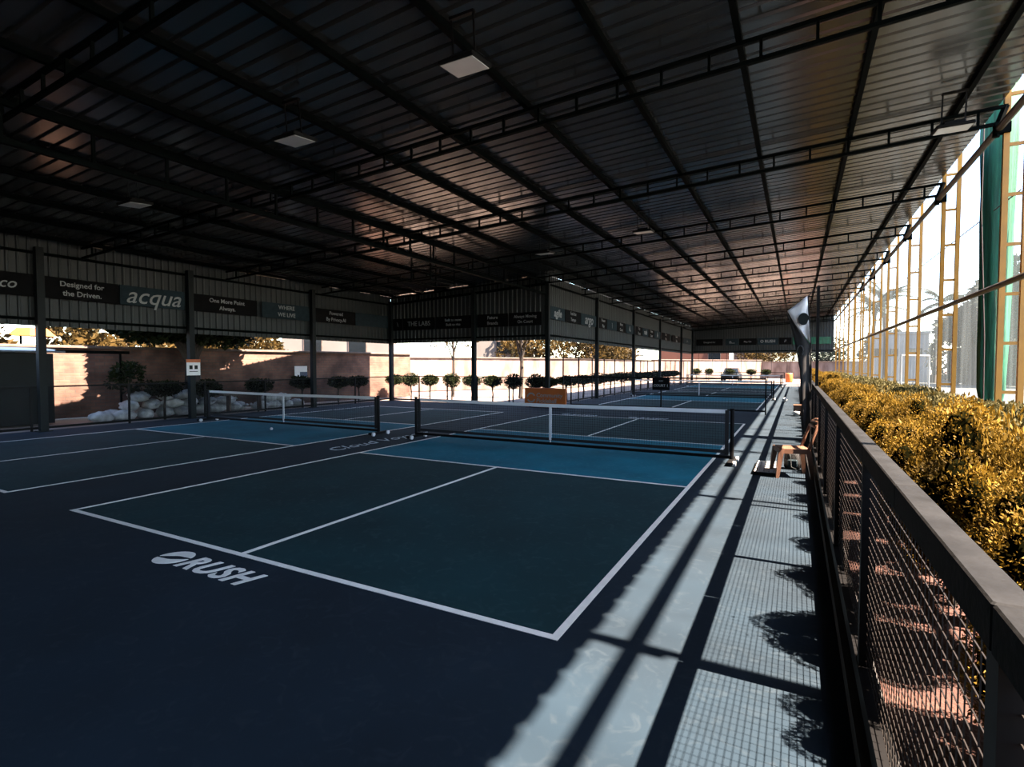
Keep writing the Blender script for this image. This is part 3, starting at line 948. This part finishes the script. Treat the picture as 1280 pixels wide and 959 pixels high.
def pb_net(x, y, label, wheels=True):
    t = thing('court_net', label, 'net', (x, y, 0), 0, 'nets across the courts')
    link('net_mesh', net_me, None, t, kind='stuff')
    def p(name, mk, m, loc=(0, 0, 0), **kw):
        if name not in PARTS: PARTS[name] = mk().me(name); PARTS[name].materials.append(m)
        return link(name.split('#')[0], PARTS[name], None, t, loc=loc, **kw)
    p('top_tape', lambda: MB().bar((-NW / 2, 0, .885), (0, 0, .865), .012, .065).bar((0, 0, .865), (NW / 2, 0, .885), .012, .065), M['tape'])
    p('bottom_band', lambda: MB().bar((-NW / 2, 0, .20), (NW / 2, 0, .20), .012, .055), M['blackmatte'])
    p('centre_strap', lambda: MB().box((0, 0, .53), (.05, .016, .70)).box((0, 0, .15), (.02, .02, .1)), M['tape'])
    p('base_bar', lambda: MB().bar((-3.36, 0, .11), (3.36, 0, .11), .05, .05), M['black'])
    for s in (-1, 1):
        p('net_sleeve', lambda: MB().box((0, 0, .53), (.06, .03, .76)), M['blackmatte'], (s * NW / 2, 0, 0))
        p('post', lambda: MB().tube([(0, 0, .04), (0, 0, .93)], .033, 10).box((0, 0, .93), (.07, .07, .02)), M['black'], (s * 3.36, 0, 0))
        f = p('foot', lambda: MB().box((0, 0, .055), (.10, .62, .05), 0, .01), M['black'], (s * 3.36, 0, 0))
        for q in (-1, 1):
            if 'wheel' not in PARTS:
                PARTS['wheel'] = MB().tube([(-.022, 0, .045), (.022, 0, .045)], .045, 14).me('wheel'); PARTS['wheel'].materials.append(M['tape'])
            w = link('wheel', PARTS['wheel'], None, f, loc=(.065, q * .25, 0))
    return t


pb_net(-3.05, 6.71, 'black pickleball net with white tape on the nearest court')
pb_net(-10.9, 6.71, 'dim black net on the dark left court')
pb_net(-3.05, 24.95, 'black net on the second court beyond the divider fence')
pb_net(-3.05, 40.7, 'farthest black net, on the third court')

# divider fence between first and second court
dv = thing('divider_fence', 'low black divider fence with fine net between first and second courts', 'fence', (0, 16.65, 0))
link('top_rail', MB().bar((-6.6, 0, 1.20), (.36, 0, 1.20), .04, .05), M['black'], dv)
link('bottom_rail', MB().bar((-6.6, 0, .12), (.36, 0, .12), .04, .05), M['black'], dv)
for x in (-6.6, -3.08, .36): link('post', MB().box((0, 0, .6), (.045, .045, 1.2)), M['black'], dv, loc=(x, 0, 0))
dm = MB()
for i in range(70): dm.bar((-6.6 + .1 * i, 0, .14), (-6.6 + .1 * i, 0, 1.18), .003)
for j in range(11): dm.bar((-6.6, 0, .14 + .1 * j), (.36, 0, .14 + .1 * j), .003)
link('net_mesh', dm, M['netcord'], dv, kind='stuff')

# COURT 1 sign
sg = thing('court_sign', 'small black sign reading COURT 1 on the divider fence', 'sign', (-3.08, 16.58, 0))
link('panel', MB().box((0, 0, .98), (.62, .03, .44), 0, .006), M['banner_black'], sg)
link('sign_pole', MB().bar((0, .025, .1), (0, .025, .8), .04), M['black'], sg)
link('sign_foot', MB().box((0, 0, .015), (.4, .10, .03)), M['black'], sg)
o = link('lettering', text_mesh('COURT 1', .125, .002, 0, 'CENTER', .003), M['letter'], sg); o.location = (0, -.018, .92); o.rotation_euler.x = R(90)
o = link('lettering', text_mesh('RUSH', .06, .002, .2, 'CENTER', .002), M['letter'], sg); o.location = (0, -.018, 1.09); o.rotation_euler.x = R(90)

# orange board
ob = thing('sponsor_board', 'low orange sponsor board standing at the corner of the back fence', 'board', (-7.47, 16.10, 0))
link('board_panel', MB().box((0, 0, .38), (1.80, .10, .76), 0, .03), M['orange'], ob)
for s in (-1, 1): link('board_foot', MB().box((s * .6, .0, .02), (.06, .34, .04)), M['black'], ob)
for body, z in (('Community', .47), ('Pickleball', .25)):
    o = link('lettering', text_mesh(body, .235, .002, .12, 'LEFT', .003), M['letter'], ob); o.location = (-.38, -.052, z); o.rotation_euler.x = R(90)
rg = MB()
for a0, a1 in ((.5, 3.0), (3.6, 5.9)):
    rg.tube([(.17 * math.cos(a0 + (a1 - a0) * i / 10), 0, .17 * math.sin(a0 + (a1 - a0) * i / 10)) for i in range(11)], .03, 6)
o = link('board_logo', rg, M['letter'], ob); o.location = (-.60, -.05, .37); o.scale.y = .2

# ================================================================ BANNERS
def banner(p, d, length, z0, z1, mat_, lines, label, size=.2, shear=0, group=None, lm='letter', bold=.002):
    """board hung on a wall: p = start xy, d = unit direction (reading direction), normal to the right of d"""
    d = Vector((*d, 0)); n = Vector((d.y, -d.x, 0))
    mid = Vector((*p, 0)) + d * length / 2
    t = thing('wall_banner', label, 'banner', (mid.x, mid.y, 0), math.atan2(d.y, d.x), group)
    zc, h = (z0 + z1) / 2, z1 - z0
    link('banner_sheet', MB().box((0, 0, zc), (length, .02, h)), mat_, t)
    for i, ln in enumerate(lines):
        tm = text_mesh(ln, size, .002, shear, 'CENTER', bold)
        o = link('lettering', tm, M[lm], t)
        o.location = (0, -.013, zc + (len(lines) - 1) * size * .62 - i * size * 1.24); o.rotation_euler.x = R(90)
    return t


GB = 'banners along the hall walls'
LX = XW + .13
bl = lambda y0, y1, m, lines, lab, **k: banner((LX, y0), (0, 1), y1 - y0, 3.37, 3.92, m, lines, lab, group=GB, **k)
bl(1.4, 3.12, M['banner_black'], ['rush co'], 'black banner with pale script at the near end of the left wall', size=.34, shear=.3)
bl(3.30, 4.98, M['banner_black'], ['Designed for', 'the Driven.'], 'black banner reading Designed for the Driven', size=.19)
bl(5.02, 6.80, M['banner_slate'], ['acqua'], 'slate banner with large script acqua on the left wall', size=.66, shear=.35)
bl(7.10, 9.30, M['banner_black'], ['One More Point', 'Always.'], 'black banner reading One More Point Always', size=.185)
bl(9.50, 11.55, M['banner_slate'], ['WHERE', 'WE LIVE'], 'slate banner reading WHERE WE LIVE', size=.21)
bl(11.85, 14.0, M['banner_black'], ['Powered', 'By Privacy.AI'], 'black banner reading Powered By Privacy.AI', size=.20)
bl(14.02, 16.05, M['banner_slate'], [], 'blank slate banner at the far end of the left wall')
bb_ = lambda x0, x1, m, lines, lab, **k: banner((x0, YB - .11), (1, 0), x1 - x0, 3.26, 3.80, m, lines, lab, group=GB, **k)
bb_(-15.35, -14.8, M['banner_black'], ['\\'], 'narrow black banner in the corner of the back wall', size=.3)
bb_(-14.75, -12.95, M['banner_black'], ['THE LABS'], 'black banner reading THE LABS on the back wall', size=.30)
bb_(-12.9, -11.05, M['banner_black'], ['Built to move', 'Built to rise'], 'black banner reading Built to move on the back wall', size=.16)
bb_(-10.72, -9.25, M['banner_black'], ['Future', 'Brands'], 'black banner with round logo reading Future Brands', size=.19)
bb_(-9.2, -7.72, M['banner_black'], ['Always Moving', 'On Court'], 'black banner reading Always Moving On Court', size=.17)
def br_(y0, y1, m, lines, lab, **k):
    return banner((XR + .11, y0), (0, 1), y1 - y0, 3.53, 4.05, m, lines, lab, group=GB, **k)


br_(16.6, 18.1, M['banner_slate'], ['agile'], 'slate banner with bold white script just past the jutting corner', size=.44, shear=.2, bold=.012)
br_(18.15, 20.0, M['banner_black'], ['Feel the', 'Tempo'], 'black banner reading Feel the Tempo on the right section wall', size=.21)
br_(20.05, 22.1, M['banner_slate'], ['argo'], 'slate banner with tall grey script before the second column', size=.62, shear=.25, bold=.01)
br_(22.6, 23.8, M['banner_black'], ['Power', 'Play'], 'black banner reading Power Play just past the second column', size=.22)
br_(23.85, 25.5, M['banner_slate'], ['|'], 'plain slate banner past the Power Play banner', size=.3)
br_(25.6, 27.1, M['banner_black'], ['More', 'Game'], 'black banner reading More Game on the right section wall', size=.24)
br_(27.3, 28.9, M['banner_slate'], ['A.'], 'slate banner with one white letter before the third column', size=.42, bold=.01)
br_(29.4, 31.0, M['banner_black'], ['Stay', 'Sharp'], 'black banner reading Stay Sharp past the third column', size=.24)
br_(31.1, 32.5, M['banner_slate'], ['rush'], 'slate banner with bold white word past Stay Sharp', size=.42, bold=.012)
br_(32.6, 34.2, M['banner_black'], ['Home', 'Court'], 'black banner reading Home Court on the right section wall', size=.24)
br_(34.3, 36.0, M['banner_slate'], ['A'], 'slate banner with large white letter before the fourth column', size=.5, bold=.012)
br_(36.4, 39.4, M['banner_black'], ['Every', 'Rally'], 'black banner reading Every Rally past the fourth column', size=.26)
br_(40.2, 43.6, M['banner_black'], ['Own It', 'Daily'], 'black banner reading Own It Daily near the far end', size=.26)
br_(45.0, 48.6, M['banner_slate'], ['L = 1'], 'last slate banner on the right section wall', size=.3)
bf = lambda x0, x1, m, lines, lab, **k: banner((x0, YF - .10), (1, 0), x1 - x0, 3.48, 4.08, m, lines, lab, group=GB, **k)
bf(-7.2, -4.85, M['banner_black'], ['Designed for'], 'black banner at the left end of the far wall', size=.2)
bf(-4.6, -3.5, M['banner_slate'], ['n...'], 'slate banner with white arch logo on the far wall', size=.42, bold=.01)
bf(-3.45, -2.0, M['banner_black'], ['Play On'], 'black banner reading Play On in the middle of the far wall', size=.2)
bf(-1.9, -.25, M['banner_slate'], ['O RUSH'], 'slate banner with white ring and word RUSH on the far wall', size=.34, bold=.01)
bf(-.15, .8, M['banner_black'], ['//'], 'short black banner at the right end of the far wall', size=.3)
bf(.9, 3.8, M['greennet'], [], 'dark green blank banner right of the flag on the far wall')

# notice on the left wall column
nt_ = thing('notice', 'white notice with orange header on the left wall column', 'notice', (XW + .27, 6.95, 0))
link('notice_sheet', MB().box((0, 0, 1.55), (.012, .42, .40)), M['paper'], nt_)
link('notice_header', MB().box((.0, 0, 1.80), (.014, .44, .10)), M['orangetag'], nt_)
link('notice_print', MB().box((.007, -.08, 1.60), (.004, .10, .12)).box((.007, .08, 1.60), (.004, .10, .12)).box((.007, 0, 1.47), (.004, .26, .02)), M['column'], nt_)

# ================================================================ SIDE FENCES
def low_fence(name, label, p0, p1, h, n, mid=True):
    t = thing(name, label, 'fence')
    p0, p1 = Vector((*p0, 0)), Vector((*p1, 0))
    L = (p1 - p0).length; a = math.atan2(p1.y - p0.y, p1.x - p0.x)
    t.location = p0; t.rotation_euler.z = a
    link('top_rail', MB().bar((0, 0, h), (L, 0, h), .04, .04), M['black'], t)
    link('bottom_rail', MB().bar((0, 0, .08), (L, 0, .08), .04, .06), M['black'], t)
    pm = MB().box((0, 0, h / 2), (.045, .045, h)).me('post'); pm.materials.append(M['black'])
    for i in range(n + 1): link('post', pm, None, t, loc=(L * i / n, 0, 0))
    link('chain_link', MB().box((L / 2, 0, h / 2 + .04), (L, .006, h - .08)), M['link'], t, kind='stuff')
    return t


low_fence('chain_link_fence', 'low chain-link fence along the left wall opening', (XW - .0, 2.2 - 8), (XW - .0, YB - .1), 1.12, 10)
low_fence('chain_link_fence', 'low chain-link fence across the back wall opening', (XW + .1, YB), (XR - .1, YB), 1.16, 5)
low_fence('chain_link_fence', 'tall close-posted fence along the right section wall', (XR + .0, YB + 1.82), (XR + .0, YF - .6), 1.98, 17)
low_fence('chain_link_fence', 'low fence across the far end of the hall', (XR + .1, YF - .5), (.3, YF - .5), 1.0, 6)
hang = MB()
for i in range(7): hang.bar((-7.0 + 1.25 * i, YF, .95), (-7.0 + 1.25 * i, YF, 2.8), .03)
tag(link('hanger_rods', hang, M['black']), 'thin upright rods in the opening of the far wall', 'rods')

# ================================================================ BEYOND THE LEFT AND BACK
def wall_line(name, pts, h, m, thick=.24):
    p0, p1 = Vector((*pts[0], 0)), Vector((*pts[1], 0))
    L = (p1 - p0).length; a = math.atan2(p1.y - p0.y, p1.x - p0.x) - math.pi / 2
    w = struct(name, MB().box((0, L / 2, h / 2), (thick, L, h)), m)
    w.location = p0; w.rotation_euler.z = a
    link('coping', MB().box((.0, L / 2, h + .045), (thick + .16, L, .09), 0, .015), M['coping'], w)
    return w


wall_line('wall_brick', ((-20.6, -6), (-17.0, 19.4)), 2.2, M['brick'])
wall_line('wall_plaster', ((-24, 17.2), (-17.7, 28.0)), 2.1, M['plaster'])
wall_line('wall_plaster', ((-17.7, 28.0), (-13.4, 35.0)), 2.1, M['plaster'])
wall_line('wall_plaster', ((-13.4, 35.0), (-12.8, 56.0)), 2.1, M['plaster'])
wall_line('wall_plaster', ((-12.8, 56.0), (-2.6, 70.0)), 2.2, M['plaster'])
wall_line('wall_plaster', ((-2.6, 70.0), (8.5, 68.0)), 2.0, M['plaster'])

# hut at the left edge
hut = thing('hut', 'dark hut with sloping blue sheet roof outside the left fence', 'hut', (-18.4, 2.0, 0))
link('wall', MB().box((0, 0, 1.0), (1.5, 4.6, 2.0)), M['column'], hut)
link('door', MB().box((.76, .6, .95), (.04, .9, 1.9)), M['steel'], hut)
rr = MB().add([(-.95, -2.7, 2.18), (1.0, -2.7, 2.02), (1.0, 2.5, 2.02), (-.95, 2.5, 2.18), (-.95, -2.7, 2.23), (1.0, -2.7, 2.07), (1.0, 2.5, 2.07), (-.95, 2.5, 2.23)],
              [(3, 2, 1, 0), (4, 5, 6, 7), (0, 1, 5, 4), (1, 2, 6, 5), (2, 3, 7, 6), (3, 0, 4, 7)])
link('roof', rr, M['bluesheet'], hut)
link('roof_beam', MB().bar((.9, 2.3, 2.06), (.9, 4.2, 2.06), .07, .09), M['steel'], hut)
for y in (3.95,): link('roof_post', MB().bar((.9, y, 0), (.9, y, 2.05), .05), M['steel'], hut)

# poster on the brick wall
ps = thing('poster', 'white and blue poster fixed on the brick wall above the fence rail', 'poster', (-17.72, 13.2, 0), R(-81.9) + R(90))
link('poster_sheet', MB().box((0, 0, 1.36), (.02, 1.15, .52)), M['whiteplastic'], ps)
link('poster_print', MB().box((.012, .10, 1.26), (.006, .75, .22)).box((.012, .42, 1.42), (.006, .22, .16)), M['blue'], ps)
tb = MB(); tb.tube([(.016, .28 + .08 * math.cos(.6 * i), 1.50 + .08 * math.sin(.6 * i)) for i in range(11)], .02, 5)
link('poster_ring', tb, M['blackmatte'], ps)

# sacks along the foot of the brick wall
def sack_mesh(s):
    random.seed(40 + s)
    g = MB(); blob(g, (0, 0, 0), (.36, .24, .17), 12, 8, .10)
    for i, v in enumerate(g.v):
        x, y, z = v
        k = 1.0 + .25 * (abs(x) / .36) ** 4
        g.v[i] = (x, y * k, max(z, -.15) + .15)
    g.tube([(.33, 0, .15), (.42, .02, .17), (.47, .0, .20)], [.06, .03, .06], 7)
    me = g.me('sack'); me.materials.append(M['sack']); me.polygons.foreach_set('use_smooth', [True] * len(me.polygons))
    return me


SK = [sack_mesh(i) for i in range(4)]
random.seed(11)
k = 0
spots = []
for i in range(8): spots.append((-16.85 - .04 * i, 5.1 + .62 * i, 0))
for i in range(6): spots.append((-17.35 - .02 * i, 5.6 + .85 * i, 0))
for i in range(6): spots.append((-17.05, 6.0 + .62 * i, .28))
for i in range(3): spots.append((-17.1, 6.3 + .7 * i, .54))
for i in range(4): spots.append((-16.7, 10.3 + .55 * i, 0))
for i in range(2): spots.append((-16.75, 10.7 + .55 * i, .27))
seen = {}
for (x, y, z) in spots:
    row = 'third tier' if z > .4 else ('second tier' if z > .1 else ('front row on the ground' if x > -17.3 else 'back row against the brick wall'))
    if x > -16.8 and y > 10: row = 'second tier right of the big tree' if z > .1 else 'ground row right of the big tree'
    q = seen.get(row, 0); seen[row] = q + 1
    o = link('sack', SK[k % 4], None, None, loc=(x, y, z - .02), rz=random.choice((0, 3.14, 1.4, 1.7)) + random.uniform(-.35, .35))
    o.rotation_euler.x = random.uniform(-.15, .15) if z == 0 else random.uniform(-.3, .3)
    tag(o, 'full white woven sack, %s, %s from the camera end' % (row, nth(q)), 'sack', 'sacks by the brick wall')
    k += 1
bench = tag(link('plank', MB().box((0, 0, .62), (.22, 1.7, .05)).box((0, -.6, .3), (.18, .06, .6)).box((0, .6, .3), (.18, .06, .6)), M['coping'], None, loc=(-16.25, 9.3, 0)), 'pale plank bench in front of the sacks by the big tree', 'bench')


# plants -----------------------------------------------------------
def topiary_mesh(s, flat):
    lob = [(0, 0, 0, .36, .36, .22 if flat else .30)] + [(rng.uniform(-.22, .22), rng.uniform(-.22, .22), rng.uniform(-.1, .08), .2, .2, .15) for _ in range(6)]
    p, n = crown_points(1500, lob)
    return leaf_mesh('foliage', leaves(len(p), p, n, .085, .5, .6, .1), M['darkleaf'])


TPM = [topiary_mesh(i, i % 2 == 0) for i in range(4)]
tcore = [MB() for _ in range(1)]
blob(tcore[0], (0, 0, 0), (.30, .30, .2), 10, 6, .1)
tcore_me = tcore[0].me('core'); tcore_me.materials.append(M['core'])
tstem = MB().tube([(0, 0, 0), (.02, 0, .4), (-.01, .02, .8), (0, 0, 1.0)], [.035, .03, .028, .03], 7).tube([(0, 0, .6), (.12, .05, .92)], [.02, .015], 5).tube([(0, 0, .62), (-.12, -.04, .92)], [.02, .015], 5).me('stem')
tstem.materials.append(M['bark'])


def topiary(x, y, label, s=1.0, wide=1.0, h=1.0):
    t = thing('topiary', label, 'topiary', (x, y, -.05), random.uniform(0, 6), 'small clipped trees outside the hall')
    t.scale = (s * wide, s * wide, s * h)
    link('stem', tstem, None, t)
    link('core', tcore_me, None, t, loc=(0, 0, 1.0))
    link('foliage', TPM[random.randrange(4)], None, t, loc=(0, 0, 1.0), kind='stuff')


tx = [-19.6, -18.3, -16.4, -15.3, -14.15, -12.9, -11.8, -10.7, -9.65, -8.55]
for i, x in enumerate(tx):
    if x < -16.8:
        continue
    topiary(x, 17.5, 'small clipped tree behind the back fence, %s from the left corner' % nth(i - 2), 1.0, 1.05)
for i, (x, y, s) in enumerate(((-16.3, 6.6, 1.0), (-16.3, 8.0, .95), (-16.3, 9.9, 1.0), (-16.3, 11.9, 1.05), (-16.4, 13.9, 1.0), (-16.4, 15.1, 1.0))):
    topiary(x, y, 'dark clipped tree behind the left fence, %s from the camera end' % nth(i), s, 1.15, .98)
for i in range(13):
    topiary(-8.55, 18.6 + 2.3 * i, 'bushy small tree outside the right section fence, %s from the corner' % nth(i), .98, 1.5, .98)
for i, x in enumerate((-7.6, -6.4, -4.5, -2.6, -1.3)):
    topiary(x, 52.5, 'small clipped tree beyond the far fence, %s from its left end' % nth(i), 1.05, 1.0)


def tree(x, y, h, r, label, m, n=5200, size=.22, trunk=.16, zc=None, lobes=9, cat='tree', seed=0, flat=.7):
    random.seed(seed + 3)
    t = thing('tree', label, cat, (x, y, -.06))
    zc = zc or h - r * flat
    g = MB().tube([(0, 0, 0), (.06 * h * .2, .03, h * .3), (0, .05, zc)], [trunk, trunk * .8, trunk * .45], 9)
    lob = [(0, 0, zc, r * .6, r * .6, r * flat * .7)]
    for i in range(lobes):
        a = 2 * math.pi * i / lobes + random.uniform(-.3, .3); d = r * random.uniform(.45, .75); z = zc + random.uniform(-.45, .5) * r * flat
        lob.append((d * math.cos(a), d * math.sin(a), z, r * .42, r * .42, r * .33))
        g.tube([(0, .03, zc * random.uniform(.5, .75)), (d * .5 * math.cos(a), d * .5 * math.sin(a), (zc + z) / 2 - .1 * r), (d * math.cos(a), d * math.sin(a), z)], [trunk * .4, trunk * .28, trunk * .1], 6)
    link('trunk', g, M['bark'], t)
    p, nn = crown_points(n, lob)
    link('foliage', leaf_mesh('foliage', leaves(len(p), p, nn, size, .55, .9, -.2), m), None, t, kind='stuff')
    return t


tree(-17.6, 8.2, 4.0, 1.6, 'big dark tree with thick trunk between left fence and brick wall', M['darkleaf'], 14000, .17, .22, 3.15, 14, seed=1, flat=.5).scale = (1, 1.6, 1)
tree(-17.2, 6.0, 2.1, .62, 'thin leafy young tree before the sunlit brick patch', M['darkleaf'], 900, .12, .035, 1.35, 6, seed=2, flat=1.1)
tree(-15.0, 20.6, 4.6, 1.6, 'slim forked tree behind the back fence left of the middle', M['treeleaf'], 700, .16, .09, 3.6, 6, seed=5)
tree(-11.2, 21.2, 4.8, 1.8, 'bare forked tree behind the back fence near its middle column', M['treeleaf'], 800, .16, .12, 3.6, 7, seed=6)
for i, (x, y, h, r, lab) in enumerate(((-24.5, 3, 4.4, 2.6, 'golden tree over the brick wall at the left edge'),
                                  (-25.5, 9.5, 4.6, 2.6, 'golden tree over the brick wall left of the big dark tree'),
                                  (-26, 16, 4.2, 2.2, 'golden tree over the brick wall right of the big dark tree'),
                                  (-17.5, 36, 5.6, 3.0, 'golden tree over the plaster wall left of the jutting corner column'),
                                  (-15.6, 44, 5.6, 3.0, 'golden tree over the plaster wall right of the jutting corner column'),
                                  (-16.5, 53, 5.4, 3.0, 'golden tree over the plaster wall left of the white shed'),
                                  (-2.0, 74, 5.6, 3.6, 'golden tree behind the far end wall'),
                                  (4.0, 72, 5.2, 3.0, 'grey tree behind the far end wall beside the flag'))):
    tree(x, y, h, r, lab, M['treeleaf'] if i != 7 else M['greyleaf'], 3600, .30, .16, None, 9, seed=20 + i)
for i, (x, y, h, r, lab) in enumerate(((13.9, 53, 7.0, 2.3, 'dark tree across the field right of the pale building'),
                                       (17.2, 50, 10.5, 3.6, 'tallest dark tree across the field at the right edge'),
                                       (17.6, 62, 7.6, 3.4, 'dark tree across the field between the palm and the green curtain'),
                                       (11.5, 74, 6.5, 3.2, 'dark tree peeping over the pale building'),
                                       (23.5, 56, 10.5, 4.0, 'dark tree across the field just outside the right edge'))):
    tree(x, y, h, r, lab, M['greyleaf'], 6500, .5, .3, None, 12, seed=50 + i, flat=.85)


wb = thing('windbreak_hedge', 'long dark windbreak hedge across the field under the dark trees', 'hedge', (21.5, 52.5, -.05), R(-20))
lob = [(-9 + 1.5 * i, rng.uniform(-.3, .3), rng.uniform(1.5, 2.6), 1.6, 1.2, 1.9) for i in range(14)]
p_, n_ = crown_points(9000, lob)
link('foliage', leaf_mesh('foliage', leaves(len(p_), p_, n_, .4, .55, .8, .1), M['greyleaf']), None, wb, kind='stuff')
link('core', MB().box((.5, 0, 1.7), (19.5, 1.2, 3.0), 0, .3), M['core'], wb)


def palm(x, y, h, label, s=1.0, lean=.4):
    t = thing('palm', label, 'palm', (x, y, 0))
    link('trunk', MB().tube([(0, 0, -.1), (lean * .3, 0, h * .5), (lean, 0, h)], [.2 * s, .15 * s, .12 * s], 9), M['bark'], t)
    g = MB()
    L = 2.3 * s
    spine = []
    for i in range(8):
        u = i / 7
        spine.append(Vector((L * u, 0, L * (.42 * u - .62 * u * u))))
    g.tube(spine, [.03 * s] * 4 + [.02 * s] * 4, 4)
    for i in range(1, 24):
        u = i / 24
        p = Vector((L * u, 0, L * (.42 * u - .62 * u * u)))
        ll = .62 * s * math.sin(math.pi * min(1, u * .85 + .15))
        for sg_ in (-1, 1):
            q = p + Vector((ll * .45, sg_ * ll * .8, -ll * .45))
            w = Vector((.05 * s, 0, 0))
            g.add([p - w, p + w, q], [(0, 1, 2)])
    me = g.me('frond'); me.materials.append(M['greyleaf'])
    random.seed(int(h * 10))
    for k in range(15):
        o = link('frond', me, None, t, loc=(lean, 0, h))
        o.rotation_euler = (random.uniform(-.3, .3), random.uniform(-1.0, .5), 2 * math.pi * k / 15 + random.uniform(-.2, .2))
    return t


palm(12.4, 58.5, 7.4, 'coconut palm standing against the white sky beside the second tower', 1.15)
palm(8.9, 60, 8.0, 'coconut palm half hidden behind the distant yellow towers', 1.25, -.3)
palm(6.9, 52, 6.4, 'coconut palm close behind the far yellow towers', 1.1, .2)


# buildings
def building(name, x, y, w, d, h, rz, m, label, wins, parapet=True, wmat='glass'):
    t = thing(name, label, 'building', (x, y, 0), rz)
    link('wall', MB().box((0, 0, h / 2 - .1), (w, d, h + .2)), m, t)
    if parapet: link('parapet', MB().box((0, 0, h + .12), (w + .2, d + .2, .25)), m, t)
    for (u, z, ww, hh) in wins:
        f = link('window', MB().box((u, -d / 2 - .02, z), (ww + .15, .08, hh + .15)), M['coping'], t)
        link('pane', MB().box((u, -d / 2 - .07, z), (ww, .04, hh)), M[wmat], f)
    return t


building('house', 10.3, 64, 4.9, 5, 4.7, R(-6), M['bldg'], 'pale three-window building across the field behind the goal', [(-1.7, 2.9, .6, .7), (-.3, 2.9, .5, .6), (1.3, 2.9, 1.1, .6)])
building('house', -11.5, 76, 9, 6, 6.2, R(6), M['bldgred'], 'terracotta building behind the far end of the hall', [(2.6, 2.9, 1.5, 2.0)])
building('house', -4.3, 80, 4.6, 5, 6.6, 0, M['bldgwhite'], 'white building next to the terracotta one at the far end', [(0, 3.6, 1.6, 1.6)])
building('shed', -19.0, 60, 6, 5, 4.3, R(20), M['bldgwhite'], 'white shed over the plaster wall seen past the third column', [])
building('house', -27.5, 25, 7, 5, 4.2, R(35), M['bldgwhite'], 'white house behind the plaster wall left of the back corner', [(-1.5, 2.9, 1.1, 1.1), (1.4, 2.9, 1.1, 1.1)])
building('house', -21.5, 38, 5, 5, 4.2, R(28), M['bldgwhite'], 'white house behind the plaster wall near the bare tree', [(0, 3.1, 1.2, 1.0)])
building('house', -31.5, 2.5, 6, 7, 4.4, R(75), M['bldgwhite'], 'white house behind the brick wall at the left edge', [(.8, 2.9, 1.2, 1.1)])
tag(link('awning', MB().box((-17.2, 57.2, 2.75), (6.0, 1.2, .12), R(20)), M['bluesheet']), 'blue awning in front of the white shed', 'awning')

# goal on the field
gl = thing('goal', 'white goal frame standing on the field', 'goal', (8.6, 40.2, 0), R(8))
link('post', MB().tube([(-1.3, 0, 0), (-1.3, 0, 2.3)], .06, 10), M['goal'], gl); link('post', MB().tube([(1.0, 2.4, 0), (1.0, 2.4, 2.3)], .06, 10), M['goal'], gl)
link('crossbar', MB().tube([(-1.3, 0, 2.3), (1.0, 2.4, 2.3)], .06, 10), M['goal'], gl)
link('net_frame', MB().tube([(-1.3, 0, 2.3), (-2.0, 1.0, .0)], .03, 6).tube([(1.0, 2.4, 2.3), (.2, 3.4, 0)], .03, 6).tube([(-2.0, 1.0, 0.03), (.2, 3.4, 0.03)], .03, 6), M['goal'], gl)
tag(link('field_kerb', MB().box((30, 60, .35), (50, .3, .7), R(-12)), M['goal']), 'low white kerb wall along the far side of the field', 'kerb')
cone_ = tag(link('barrel', MB().lathe([(.3, 0), (.33, .1), (.33, .8), (.3, .9)], 14), M['orange'], None, True, loc=(.6, 56.0, -.05)), 'orange barrel beyond the far end of the walkway', 'barrel')
car = thing('car', 'dark car parked beyond the far fence', 'car', (-4.6, 55.5, -.05))
link('body', MB().box((0, 0, .55), (1.7, 3.6, .6), 0, .12), M['black'], car)
link('cabin', MB().add([(-.75, -1.0, .8), (.75, -1.0, .8), (.75, 1.5, .8), (-.75, 1.5, .8), (-.6, -.5, 1.4), (.6, -.5, 1.4), (.6, 1.2, 1.4), (-.6, 1.2, 1.4)], [(3, 2, 1, 0), (4, 5, 6, 7), (0, 1, 5, 4), (1, 2, 6, 5), (2, 3, 7, 6), (3, 0, 4, 7)]), M['glass'], car)
for sx in (-1, 1):
    for sy in (-1, 1):
        link('wheel', MB().tube([(sx * .88, sy * 1.15, .3), (sx * .70, sy * 1.15, .3)], .3, 14), M['blackmatte'], car)

oc = thing('canopy', 'small orange canopy on two posts above the brick wall at the left edge', 'canopy', (-24.0, 6.1, 0), R(20))
link('canopy_sheet', MB().add([(-.5, -.5, 2.75), (.5, -.5, 2.75), (.5, .5, 2.75), (-.5, .5, 2.75), (-.3, -.3, 3.05), (.3, -.3, 3.05), (.3, .3, 3.05), (-.3, .3, 3.05)], [(3, 2, 1, 0), (4, 5, 6, 7), (0, 1, 5, 4), (1, 2, 6, 5), (2, 3, 7, 6), (3, 0, 4, 7)]), M['orange'], oc)
for y in (-.4, .4): link('post', MB().bar((0, y, -.05), (0, y, 2.8), .05), M['steel'], oc)
